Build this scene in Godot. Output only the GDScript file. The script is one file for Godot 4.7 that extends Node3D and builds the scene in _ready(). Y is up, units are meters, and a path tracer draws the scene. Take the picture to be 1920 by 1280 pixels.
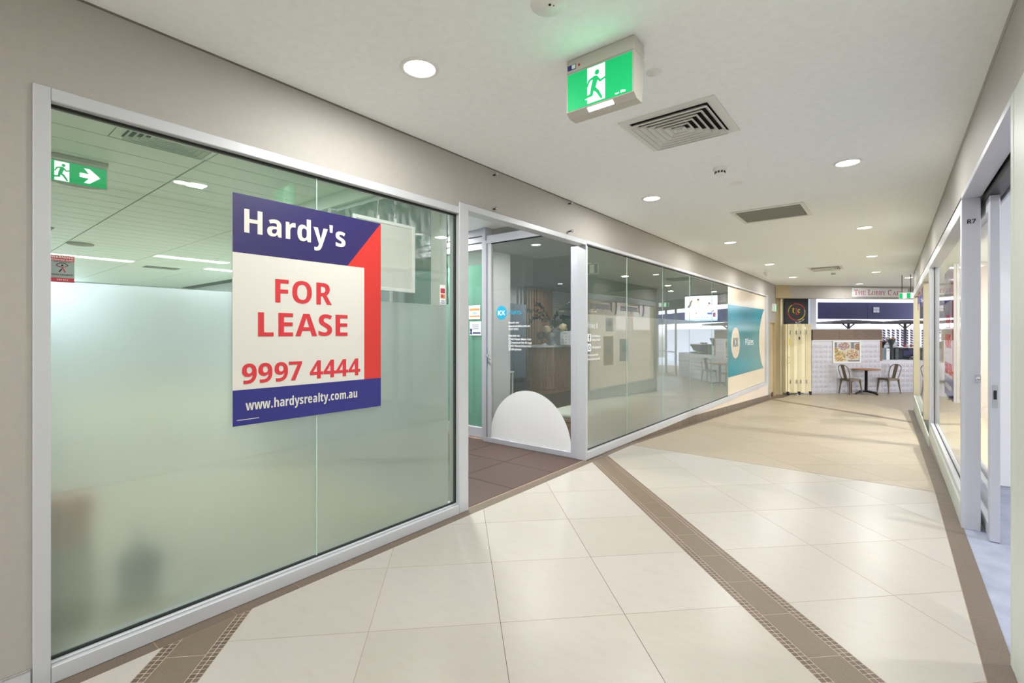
extends Node3D

const R2 := 0.70710678
const CEIL := 2.75
const LOW := -0.405      # lobby floor at the foot of the ramp
const RAMP0 := 5.55
const RAMP1 := 14.45
var M := {}
var rng := RandomNumberGenerator.new()

# ------------------------------------------------------------------ helpers
func V(l, h, d): return Vector3(l, h, -d)

func fh(d):
	if d <= RAMP0: return 0.0
	if d >= RAMP1: return LOW
	return LOW * (d - RAMP0) / (RAMP1 - RAMP0)

func S():
	var st = SurfaceTool.new()
	st.begin(Mesh.PRIMITIVE_TRIANGLES)
	st.set_smooth_group(-1)
	return st

func tri(st, a, b, c):
	st.add_vertex(a); st.add_vertex(c); st.add_vertex(b)

func quad(st, a, b, c, d):
	tri(st, a, b, c); tri(st, a, c, d)

func oquad(st, a, b, c, d, o):      # outward from o
	if (b - a).cross(c - a).dot((a + b + c + d) * 0.25 - o) < 0: quad(st, d, c, b, a)
	else: quad(st, a, b, c, d)

func otri(st, a, b, c, o):
	if (b - a).cross(c - a).dot((a + b + c) / 3.0 - o) < 0: tri(st, a, c, b)
	else: tri(st, a, b, c)

func bx(st, lo, hi, bev = 0.0, T = Transform3D()):
	var c = (lo + hi) * 0.5
	var e = (hi - lo).abs() * 0.5
	bev = min(bev, min(e.x, min(e.y, e.z)) * 0.9)
	var o = T * c
	if bev <= 0.0:
		for ax in 3:
			for s in [-1.0, 1.0]:
				var p = []
				for q in [[-1, -1], [1, -1], [1, 1], [-1, 1]]:
					var v = Vector3.ZERO
					v[ax] = s * e[ax]; v[(ax + 1) % 3] = q[0] * e[(ax + 1) % 3]; v[(ax + 2) % 3] = q[1] * e[(ax + 2) % 3]
					p.append(T * (c + v))
				oquad(st, p[0], p[1], p[2], p[3], o)
		return
	var P = {}
	for sx in [-1, 1]:
		for sy in [-1, 1]:
			for sz in [-1, 1]:
				for ax in 3:
					var v = Vector3(sx * (e.x - bev), sy * (e.y - bev), sz * (e.z - bev))
					v[ax] += [sx, sy, sz][ax] * bev
					P[[sx, sy, sz, ax]] = T * (c + v)
	var key = func(ax, s, a, b): 
		var k = [0, 0, 0]
		k[ax] = s; k[(ax + 1) % 3] = a; k[(ax + 2) % 3] = b
		return k
	for ax in 3:
		for s in [-1, 1]:
			var p = []
			for q in [[-1, -1], [1, -1], [1, 1], [-1, 1]]:
				p.append(P[key.call(ax, s, q[0], q[1]) + [ax]])
			oquad(st, p[0], p[1], p[2], p[3], o)
		var b1 = (ax + 1) % 3
		var b2 = (ax + 2) % 3
		for s in [-1, 1]:
			for r in [-1, 1]:
				var k0 = key.call(ax, -1, s, r)
				var k1 = key.call(ax, 1, s, r)
				oquad(st, P[k0 + [b1]], P[k1 + [b1]], P[k1 + [b2]], P[k0 + [b2]], o)
	for sx in [-1, 1]:
		for sy in [-1, 1]:
			for sz in [-1, 1]:
				otri(st, P[[sx, sy, sz, 0]], P[[sx, sy, sz, 1]], P[[sx, sy, sz, 2]], o)

func wb(st, l0, h0, d0, l1, h1, d1, bev = 0.0):      # box given as lateral, height, depth
	bx(st, Vector3(min(l0, l1), min(h0, h1), -max(d0, d1)), Vector3(max(l0, l1), max(h0, h1), -min(d0, d1)), bev)

func prism(st, poly, z0, z1, T = Transform3D()):     # polygon in xy, pushed along z
	var pl = PackedVector2Array(poly)
	if Geometry2D.is_polygon_clockwise(pl): pl.reverse()
	var idx = Geometry2D.triangulate_polygon(pl)
	for i in range(0, idx.size(), 3):
		var a = pl[idx[i]]
		var b = pl[idx[i + 1]]
		var c = pl[idx[i + 2]]
		if (b - a).cross(c - a) < 0:
			var t = b
			b = c
			c = t
		tri(st, T * Vector3(a.x, a.y, z1), T * Vector3(b.x, b.y, z1), T * Vector3(c.x, c.y, z1))
		tri(st, T * Vector3(a.x, a.y, z0), T * Vector3(c.x, c.y, z0), T * Vector3(b.x, b.y, z0))
	for i in pl.size():
		var a = pl[i]
		var b = pl[(i + 1) % pl.size()]
		quad(st, T * Vector3(a.x, a.y, z0), T * Vector3(b.x, b.y, z0), T * Vector3(b.x, b.y, z1), T * Vector3(a.x, a.y, z1))

func rect(x0, y0, x1, y1): return [Vector2(x0, y0), Vector2(x1, y0), Vector2(x1, y1), Vector2(x0, y1)]

func ring(cx, cy, rx, ry, n = 28, a0 = 0.0, a1 = TAU):
	var p = []
	var full = a1 - a0 > TAU - 0.001
	for i in (n if full else n + 1):
		var a = a0 + (a1 - a0) * i / n
		p.append(Vector2(cx + cos(a) * rx, cy + sin(a) * ry))
	return p

func limb(st, a, b, r, z0, z1, T = Transform3D(), r2 = -1.0):    # rounded flat bar between two points
	if r2 < 0: r2 = r
	var d = (b - a).angle()
	var p = []
	for i in 9: p.append(b + Vector2.from_angle(d - PI / 2 + PI * i / 8.0) * r2)
	for i in 9: p.append(a + Vector2.from_angle(d + PI / 2 + PI * i / 8.0) * r)
	prism(st, p, z0, z1, T)

func lathe(st, prof, n = 24, T = Transform3D(), smooth = true):   # prof: [r, y] from bottom to top, outside
	st.set_smooth_group(1 if smooth else -1)
	for i in n:
		var a = TAU * i / n
		var b = TAU * (i + 1) / n
		for k in prof.size() - 1:
			var p = prof[k]
			var q = prof[k + 1]
			var v0 = T * Vector3(cos(a) * p[0], p[1], sin(a) * p[0])
			var v1 = T * Vector3(cos(b) * p[0], p[1], sin(b) * p[0])
			var v2 = T * Vector3(cos(b) * q[0], q[1], sin(b) * q[0])
			var v3 = T * Vector3(cos(a) * q[0], q[1], sin(a) * q[0])
			if p[0] > 1e-5: tri(st, v1, v0, v3)
			if q[0] > 1e-5: tri(st, v1, v3, v2) if p[0] > 1e-5 else tri(st, v0, v3, v2)
	st.set_smooth_group(-1)

func tube(st, pts, r, n = 8, r_end = -1.0):
	st.set_smooth_group(2)
	var rings = []
	for i in pts.size():
		var dir = (pts[min(i + 1, pts.size() - 1)] - pts[max(i - 1, 0)]).normalized()
		var up = Vector3.UP if abs(dir.y) < 0.95 else Vector3.RIGHT
		var x = dir.cross(up).normalized()
		var y = x.cross(dir).normalized()
		var rr = r if r_end < 0 else lerp(r, r_end, float(i) / (pts.size() - 1))
		var rg = []
		for k in n:
			var a = TAU * k / n
			rg.append(pts[i] + (x * cos(a) + y * sin(a)) * rr)
		rings.append(rg)
	for i in pts.size() - 1:
		for k in n:
			var k2 = (k + 1) % n
			oquad(st, rings[i][k], rings[i][k2], rings[i + 1][k2], rings[i + 1][k], (pts[i] + pts[i + 1]) * 0.5)
	st.set_smooth_group(-1)
	for e in [0, pts.size() - 1]:
		for k in n:
			var inner = pts[1] if e == 0 else pts[pts.size() - 2]
			otri(st, pts[e], rings[e][k], rings[e][(k + 1) % n], inner)

func smooth_path(pts, n = 6):
	var c = Curve3D.new()
	for i in pts.size():
		var t = (pts[min(i + 1, pts.size() - 1)] - pts[max(i - 1, 0)]) / 6.0
		c.add_point(pts[i], -t, t)
	var o = []
	for i in (pts.size() - 1) * n + 1: o.append(c.samplef(float(i) / n))
	return o

func ball(st, c, r, n = 10, sy = 1.0):
	var prof = []
	for i in n / 2 + 1:
		var a = -PI / 2 + PI * i / (n / 2.0)
		prof.append([cos(a) * r, sin(a) * r * sy])
	lathe(st, prof, n, Transform3D(Basis(), c))

func obj(called, st, m, parent = self):
	var o = MeshInstance3D.new()
	o.name = called
	if st is SurfaceTool:
		st.generate_normals()
		o.mesh = st.commit()
	else: o.mesh = st
	o.material_override = M[m] if m is String else m
	parent.add_child(o, true)
	return o

func tag(o, label = "", category = "", group = "", kind = ""):
	if label: o.set_meta("label", label)
	if category: o.set_meta("category", category)
	if group: o.set_meta("group", group)
	if kind: o.set_meta("kind", kind)
	return o

func struct(called, st, m, label, category):
	return tag(obj(called, st, m), label, category, "", "structure")

func thing(called, label, category, at = Vector3.ZERO, turn = 0.0, group = ""):
	var o = Node3D.new()
	o.name = called
	add_child(o, true)
	o.position = at
	o.rotation_degrees.y = turn
	return tag(o, label, category, group)

func on_left(d, h, out = 0.0): return V(-2.6 + out, h, d)      # with turn 90: local x = depth, z = into the corridor
func diag(w, c, h): return V(-c / 2.0 + w * R2, h, c / 2.0 + w * R2)   # with turn 45: local x = w, z = towards the corridor

func copy(o, label):
	var c = o.duplicate()
	c.name = o.name
	add_child(c, true)
	c.set_meta("label", label)
	return c

# text: baseline at y, from x0, cap height cap; width 0 keeps the font's own width
func text(parent, s, x0, y, cap, m, z = 0.0, width = 0.0, bold = true, font = "Droid Sans", depth = 0.002, called = "lettering"):
	var f = SystemFont.new()
	f.font_names = PackedStringArray([font])
	f.font_weight = 700 if bold else 400
	var mk = func(t):
		var tm = TextMesh.new()
		tm.font = f
		tm.font_size = 48
		tm.pixel_size = cap / (0.714 * 48.0)
		tm.depth = depth
		tm.curve_step = 1.0 if cap > 0.04 else 4.0
		tm.horizontal_alignment = HORIZONTAL_ALIGNMENT_LEFT
		tm.text = t
		return tm
	var href = mk.call("H")
	var tm = mk.call(s)
	var bb = tm.get_aabb()
	var o = MeshInstance3D.new()
	o.name = called
	o.mesh = tm
	o.material_override = M[m] if m is String else m
	parent.add_child(o, true)
	var k = 1.0 if width <= 0.0 else width / bb.size.x
	var kh = cap / href.get_aabb().size.y
	o.scale = Vector3(k, kh, 1)
	o.position = Vector3(x0 - bb.position.x * k, y - href.get_aabb().position.y * kh, z + depth / 2.0)
	return o

func mat(called, c, rough = 0.6, metal = 0.0):
	var m = StandardMaterial3D.new()
	m.resource_name = called
	m.albedo_color = c if c is Color else Color8(c[0], c[1], c[2])
	m.roughness = rough
	m.metallic = metal
	M[called] = m
	return m

func noise_tex(seed_, freq, ramp, size = 256, oct = 4, normal = false, strength = 4.0):
	var n = FastNoiseLite.new()
	n.seed = seed_
	n.frequency = freq
	n.fractal_octaves = oct
	n.noise_type = FastNoiseLite.TYPE_SIMPLEX_SMOOTH
	var t = NoiseTexture2D.new()
	t.width = size; t.height = size
	t.seamless = true
	t.noise = n
	if normal:
		t.as_normal_map = true
		t.bump_strength = strength
	elif ramp:
		var g = Gradient.new()
		g.offsets = PackedFloat32Array(ramp.map(func(r): return r[0]))
		g.colors = PackedColorArray(ramp.map(func(r): return r[1]))
		t.color_ramp = g
	return t

func tri_tex(m, tex, scale):
	m.albedo_texture = tex
	m.uv1_triplanar = true
	m.uv1_world_triplanar = true
	m.uv1_scale = scale if scale is Vector3 else Vector3.ONE * scale
	return m

func glow(called, c, e):
	var m = mat(called, c, 0.5)
	m.emission_enabled = true
	m.emission = m.albedo_color
	m.emission_energy_multiplier = e
	return m

func area(parent, pos, basis_deg, size, energy, col = Color(1, 0.96, 0.9)):
	var a = AreaLight3D.new()
	a.name = "light"
	a.area_size = size
	a.light_energy = energy
	a.light_color = col
	a.position = pos
	a.rotation_degrees = basis_deg
	a.shadow_enabled = true
	a.set("area_range", 30.0)
	parent.add_child(a, true)
	return a

func picture(called, img, w, h, parent, z = 0.0, m = {}):       # a flat print, lower left at x=-w/2, y=0
	var t = ImageTexture.create_from_image(img)
	var mm = StandardMaterial3D.new()
	mm.resource_name = called + "_print"
	mm.albedo_texture = t
	mm.roughness = m.get("rough", 0.4)
	if m.has("emit"):
		mm.emission_enabled = true
		mm.emission = Color.WHITE
		mm.emission_texture = t
		mm.emission_operator = BaseMaterial3D.EMISSION_OP_MULTIPLY
		mm.emission_energy_multiplier = m.emit
	var st = S()
	for q in [[-0.5, 0, 0, 1], [0.5, 1, 1, 0], [0.5, 0, 1, 1], [-0.5, 0, 0, 1], [-0.5, 1, 0, 0], [0.5, 1, 1, 0]]:
		st.set_uv(Vector2(q[2], q[3]))
		st.add_vertex(Vector3(q[0] * w, q[1] * h, z))
	return obj(called, st, mm, parent)

# ------------------------------------------------------------------ scene
func _ready():
	rng.seed = 7
	setup()
	materials()
	shell()
	floors()
	shopfront_left()
	entry_alcove()
	vacant_shop()
	studio()
	right_side()
	ceiling_things()
	wall_things()
	cafe()
	outdoors()

func setup():
	var cam = Camera3D.new()
	cam.name = "camera"
	cam.projection = Camera3D.PROJECTION_FRUSTUM
	cam.near = 0.05
	cam.far = 200.0
	cam.size = 2.0 * cam.near * 640.0 / 895.0
	cam.frustum_offset = Vector2(0, -16.0 / 895.0 * cam.near)
	cam.position = Vector3(0, 1.385, 0)
	cam.rotation_degrees = Vector3(0, 38.5, 0)
	add_child(cam)
	cam.current = true
	var we = WorldEnvironment.new()
	we.name = "environment"
	var e = Environment.new()
	var sky = Sky.new()
	var sm = ProceduralSkyMaterial.new()
	sm.sky_top_color = Color(0.82, 0.88, 0.96)
	sm.sky_horizon_color = Color(0.96, 0.97, 1.0)
	sm.ground_horizon_color = Color(0.85, 0.85, 0.85)
	sm.ground_bottom_color = Color(0.6, 0.6, 0.6)
	sm.sky_energy_multiplier = 1.2
	sm.ground_energy_multiplier = 1.0
	sky.sky_material = sm
	e.sky = sky
	e.background_mode = Environment.BG_SKY
	e.tonemap_mode = Environment.TONE_MAPPER_LINEAR
	e.tonemap_exposure = 2.95
	e.sdfgi_enabled = true
	e.ssao_enabled = true
	e.ssil_enabled = true
	we.environment = e
	add_child(we)

func materials():
	var stone = noise_tex(3, 0.02, [[0.0, Color(0.975, 0.972, 0.968)], [0.5, Color(1, 1, 1)], [1.0, Color(0.98, 0.978, 0.975)]])
	for i in 3:
		tri_tex(mat("floor_tile_%d" % i, [[186, 180, 171], [188, 182, 174], [184, 178, 168]][i], 0.3), stone, Vector3(0.7, 0.7, 2.2))
	var speck = noise_tex(9, 0.28, [[0.0, Color(0.62, 0.6, 0.58)], [0.35, Color(0.95, 0.95, 0.95)], [0.6, Color(1, 1, 1)], [1.0, Color(0.88, 0.86, 0.84)]], 256, 3)
	for i in 3: tri_tex(mat("ramp_tile_%d" % i, [[172, 159, 137], [174, 161, 140], [170, 156, 134]][i], 0.4), stone, Vector3(0.7, 0.7, 4.0))
	tri_tex(mat("band_tile", [126, 111, 92], 0.45), speck, 2.4)
	tri_tex(mat("border_tile", [116, 102, 88], 0.45), speck, 2.0)
	for i in 3: mat("mosaic_%d" % i, [[100, 83, 73], [110, 91, 80], [94, 78, 68]][i], 0.4)
	tri_tex(mat("entry_tile", [86, 66, 57], 0.5), speck, 1.6)
	mat("grout", [160, 140, 115], 0.8)
	mat("dark_grout", [92, 70, 52], 0.8)
	mat("entry_grout", [140, 118, 102], 0.8)
	mat("mosaic_grout", [206, 190, 168], 0.8)
	var plaster = noise_tex(5, 0.06, [[0.0, Color(0.975, 0.975, 0.975)], [1.0, Color(1, 1, 1)]])
	tri_tex(mat("beige_paint", [176, 171, 164], 0.6), plaster, 1.2)
	tri_tex(mat("tan_paint", [188, 172, 138], 0.6), plaster, 1.2)
	tri_tex(mat("cream_paint", [222, 208, 194], 0.6), plaster, 1.2)
	tri_tex(mat("green_white_paint", [205, 210, 202], 0.5), plaster, 1.2)
	tri_tex(mat("ceiling_paint", [247, 251, 252], 0.8), plaster, 1.0)
	mat("white_paint", [228, 230, 234], 0.6)
	mat("bright_white", [234, 240, 244], 0.5)
	mat("shadow_gap", [120, 112, 104], 0.8)
	mat("aluminium", [198, 200, 205], 0.38, 0.1)
	mat("lilac_aluminium", [198, 199, 208], 0.38, 0.2)
	mat("black_seal", [22, 24, 24], 0.6)
	mat("black", [16, 15, 17], 0.4)
	mat("dark_metal", [48, 46, 46], 0.4, 0.4)
	mat("steel", [196, 196, 198], 0.25, 0.9)
	mat("cream_frame", [176, 167, 146], 0.45)
	mat("white_plastic", [236, 236, 234], 0.4)
	mat("grey_plastic", [196, 192, 184], 0.45)
	var g = mat("glass", Color(0.48, 0.72, 0.60, 0.075), 0.0)
	g.transparency = BaseMaterial3D.TRANSPARENCY_ALPHA
	g = mat("studio_glass", Color(0.50, 0.72, 0.62, 0.05), 0.0)
	g.transparency = BaseMaterial3D.TRANSPARENCY_ALPHA
	g = mat("clear_glass", Color(0.75, 0.85, 0.85, 0.04), 0.0)
	g.transparency = BaseMaterial3D.TRANSPARENCY_ALPHA
	g = mat("glass_edge", Color(0.74, 0.86, 0.81), 0.3)
	g = mat("frost", Color(0.875, 0.89, 0.88, 0.22), 0.6)
	g.refraction_enabled = true
	g.refraction_scale = 0.01
	g.transparency = BaseMaterial3D.TRANSPARENCY_ALPHA
	g = mat("teal_frost", Color(0.60, 0.82, 0.73, 0.5), 0.5)
	g.refraction_enabled = true
	g.refraction_scale = 0.01
	g.transparency = BaseMaterial3D.TRANSPARENCY_ALPHA
	g = mat("plastic_sheet", Color(0.12, 0.10, 0.08, 0.90), 0.35)
	g.transparency = BaseMaterial3D.TRANSPARENCY_ALPHA
	mat("navy", [46, 38, 96], 0.35)
	mat("navy_low", [44, 44, 124], 0.35)
	mat("sign_red", [206, 52, 44], 0.35)
	mat("sign_white", [218, 215, 207], 0.4)
	mat("text_red", [206, 52, 60], 0.4)
	for k in ["sign_white", "navy_low", "navy", "sign_red", "text_red"]:
		mat(k + "_gloss", M[k].albedo_color, 0.06)
	mat("cyan", [44, 178, 218], 0.4)
	mat("teal", [14, 140, 158], 0.2)
	mat("teal_text", [18, 96, 112], 0.4)
	mat("vinyl_cream", [226, 214, 194], 0.25)
	mat("vinyl_white", [246, 246, 248], 0.5)
	mat("lobby_red", [176, 44, 60], 0.5)
	mat("letter_black", [24, 20, 18], 0.4)
	glow("lamp_glow", [255, 250, 240], 2.6)
	glow("led_glow", [255, 253, 250], 2.0)
	glow("exit_green_light", [0, 160, 92], 0.30)
	glow("exit_white_light", [240, 255, 246], 0.42)
	var grain = noise_tex(21, 0.03, [[0.0, Color(0.70, 0.66, 0.60)], [0.4, Color(0.92, 0.9, 0.88)], [0.7, Color(1, 1, 1)], [1.0, Color(0.82, 0.78, 0.74)]], 256, 5)
	tri_tex(mat("oak", [158, 120, 84], 0.5), grain, Vector3(4, 0.4, 4))
	tri_tex(mat("oak_board", [158, 120, 84], 0.5), grain, Vector3(0.5, 4, 0.5))
	tri_tex(mat("grey_timber", [134, 116, 102], 0.6), grain, Vector3(0.7, 7, 0.7))
	tri_tex(mat("table_wood", [176, 126, 84], 0.45), grain, Vector3(1, 4, 3))
	tri_tex(mat("dark_floor", [70, 54, 44], 0.4), grain, Vector3(3, 3, 0.5))
	tri_tex(mat("shop_floor", [196, 184, 150], 0.5), stone, 1.0)
	tri_tex(mat("concrete_floor", [168, 174, 190], 0.7), noise_tex(31, 0.015, [[0.0, Color(0.86, 0.87, 0.9)], [1.0, Color(1, 1, 1)]]), 1.0)
	mat("ceiling_pan", [206, 220, 208], 0.45)
	mat("studio_ceiling", [176, 176, 172], 0.7)
	mat("filter_grey", [150, 149, 142], 0.8)
	var mesh_n = noise_tex(41, 0.3, null, 128, 2, true, 6.0)
	M.filter_grey.normal_enabled = true
	M.filter_grey.normal_texture = mesh_n
	M.filter_grey.uv1_triplanar = true
	M.filter_grey.uv1_scale = Vector3.ONE * 4
	mat("vent_white", [226, 226, 222], 0.5)
	mat("dark_void", [26, 24, 22], 0.9)
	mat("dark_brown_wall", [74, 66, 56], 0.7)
	mat("blue_grey_panel", [176, 188, 202], 0.5)
	mat("dusk_cabinet", [126, 140, 156], 0.5)
	mat("white_brick", [214, 214, 210], 0.5)
	mat("cushion", [216, 224, 210], 0.8)
	mat("dried_brown", [104, 72, 46], 0.8)
	mat("dried_dark", [44, 34, 26], 0.8)
	mat("leaf_green", [74, 78, 48], 0.7)
	mat("flower_cream", [226, 208, 168], 0.8)
	mat("flower_rust", [156, 92, 58], 0.8)
	mat("vase_grey", [120, 126, 124], 0.35)
	mat("brass", [190, 150, 80], 0.3, 0.8)
	mat("gunmetal", [122, 110, 92], 0.35, 0.55)
	mat("cream_door", [232, 222, 186], 0.45)
	mat("tan_door", [186, 168, 130], 0.5)
	mat("yellow", [226, 206, 40], 0.5)
	mat("orange", [214, 104, 62], 0.6)
	mat("bag_dark", [104, 112, 106], 0.8)
	mat("sticker_red", [184, 62, 74], 0.4)
	mat("sticker_grey", [150, 164, 158], 0.4)
	mat("paper", [222, 226, 226], 0.6)
	mat("paper_orange", [216, 150, 88], 0.6)
	mat("paper_blue", [160, 188, 206], 0.6)
	mat("purple_ink", [60, 46, 96], 0.6)
	mat("brown_door", [88, 58, 30], 0.6)
	mat("navy_fabric", [84, 82, 122], 0.7)
	mat("umbrella_grey", [96, 88, 92], 0.8)
	mat("dark_screen", [66, 44, 62], 0.7)
	mat("outdoor_white", [240, 240, 244], 0.7)
	mat("paving", [206, 204, 202], 0.8)
	mat("logo_blue", [44, 42, 132], 0.4)
	mat("logo_red", [170, 52, 44], 0.4)
	mat("desk_grey", [70, 78, 82], 0.6)
	mat("pressed_tin", [206, 202, 206], 0.35, 0.25)

# ------------------------------------------------------------------ shell
func shell():
	var st
	# left wall: near pier, bulkhead over the shopfronts, wall under the long window, end pier
	st = S()
	wb(st, -2.6, 0, -5, -2.74, CEIL, 0.29)
	wb(st, -2.6, 2.352, 0.29, -2.74, CEIL, 2.711)
	wb(st, -2.6, 2.39, 2.711, -2.74, CEIL, 14.31)
	wb(st, -2.6, LOW - 0.2, 14.31, -2.74, CEIL, 14.55)
	wb(st, -2.6, 1.70, 14.55, -2.74, CEIL, 15.3)
	wb(st, -2.6, LOW - 0.2, 15.3, -2.74, CEIL, 15.36)
	var wl = struct("wall_left", st, "beige_paint", "beige painted wall and bulkhead above the left shopfront glass", "wall")
	st = S()
	wb(st, -2.6, -0.6, 4.9, -2.74, 0.005, 14.31)
	obj("under_sill_wall", st, "cream_paint", wl)
	st = S()
	wb(st, -2.596, 2.742, -5, -2.6, CEIL, 14.4)
	obj("shadow_line", st, "shadow_gap", wl)
	st = S()
	wb(st, -2.594, 0, -0.4, -2.6, 0.085, 0.285, 0.002)
	obj("kick_plate", st, "aluminium", wl)
	st = S()
	wb(st, -2.592, 0.085, -0.4, -2.6, 0.093, 0.285, 0.002)
	obj("kick_plate_trim", st, "steel", wl)
	# skirting tiles down the ramp
	var d = 5.0
	while d < 14.5:
		var d1 = min(d + 0.322, 14.54)
		var top0 = min(fh(d) + 0.12, 0.008)
		var top1 = min(fh(d1) + 0.12, 0.008)
		st = S()
		prism(st, [Vector2(d + 0.002, fh(d) - 0.005), Vector2(d1 - 0.002, fh(d1) - 0.005), Vector2(d1 - 0.002, top1), Vector2(d + 0.002, top0)], -0.008, 0.008, Transform3D(Basis(Vector3(0, 0, -1), Vector3(0, 1, 0), Vector3(1, 0, 0)), Vector3(-2.6, 0, 0)))
		obj("skirting_tile", st, "border_tile", wl)
		d += 0.325
	# right wall
	st = S()
	wb(st, 0.395, 0, -5, 0.60, CEIL, -0.5)
	wb(st, 0.395, 2.372, -0.5, 0.60, CEIL, 2.80)
	wb(st, 0.395, 2.372, 2.80, 0.535, CEIL, 14.3)
	wb(st, 0.395, -0.6, 4.72, 0.535, 0.0, 14.3)
	wb(st, 0.395, -0.6, 14.22, 0.535, 2.372, 14.3)
	struct("wall_right", st, "beige_paint", "beige painted bulkhead wall along the right shopfront", "wall")
	st = S()
	wb(st, 0.392, 2.72, -5, 0.395, CEIL, 3.6)
	wb(st, 0.392, 2.72, 3.62, 0.395, CEIL, 14.3)
	struct("trim_1", st, "beige_paint", "thin cover strip along the top of the right bulkhead", "trim")
	# corridor ceiling in two sheets with a control joint
	st = S()
	wb(st, -2.74, CEIL, -5, 0.6, CEIL + 0.12, 5.748)
	wb(st, -2.74, CEIL, 5.752, 0.6, CEIL + 0.12, 14.3)
	wb(st, -3.2, CEIL, 14.3, 7.0, CEIL + 0.12, 21.0)
	struct("ceiling", st, "ceiling_paint", "flat white plasterboard corridor ceiling", "ceiling")
	# far behind the camera: the corridor's glazed street end
	st = S()
	wb(st, -2.74, 2.4, -5.0, 0.6, CEIL, -5.12)
	wb(st, -2.74, 0, -5.0, -2.3, 2.4, -5.12)
	wb(st, 0.1, 0, -5.0, 0.6, 2.4, -5.12)
	struct("wall_behind", st, "beige_paint", "wall round the street entrance behind the viewer", "wall")

# ------------------------------------------------------------------ floors
func st2ld(s, t): return Vector2((s - t) * R2, (s + t) * R2)

func cell(s0, s1, t0, t1, g = 0.0014):
	return PackedVector2Array([st2ld(s0 + g, t0 + g), st2ld(s1 - g, t0 + g), st2ld(s1 - g, t1 - g), st2ld(s0 + g, t1 - g)])

func ramp_T(d0, d1):      # polygon (lateral, depth), z up
	var k = (fh(d1) - fh(d0)) / (d1 - d0)
	return Transform3D(Basis(Vector3(1, 0, 0), Vector3(0, k, -1), Vector3(0, 1, 0)), Vector3(0, fh(d0) - k * d0, 0))

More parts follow.
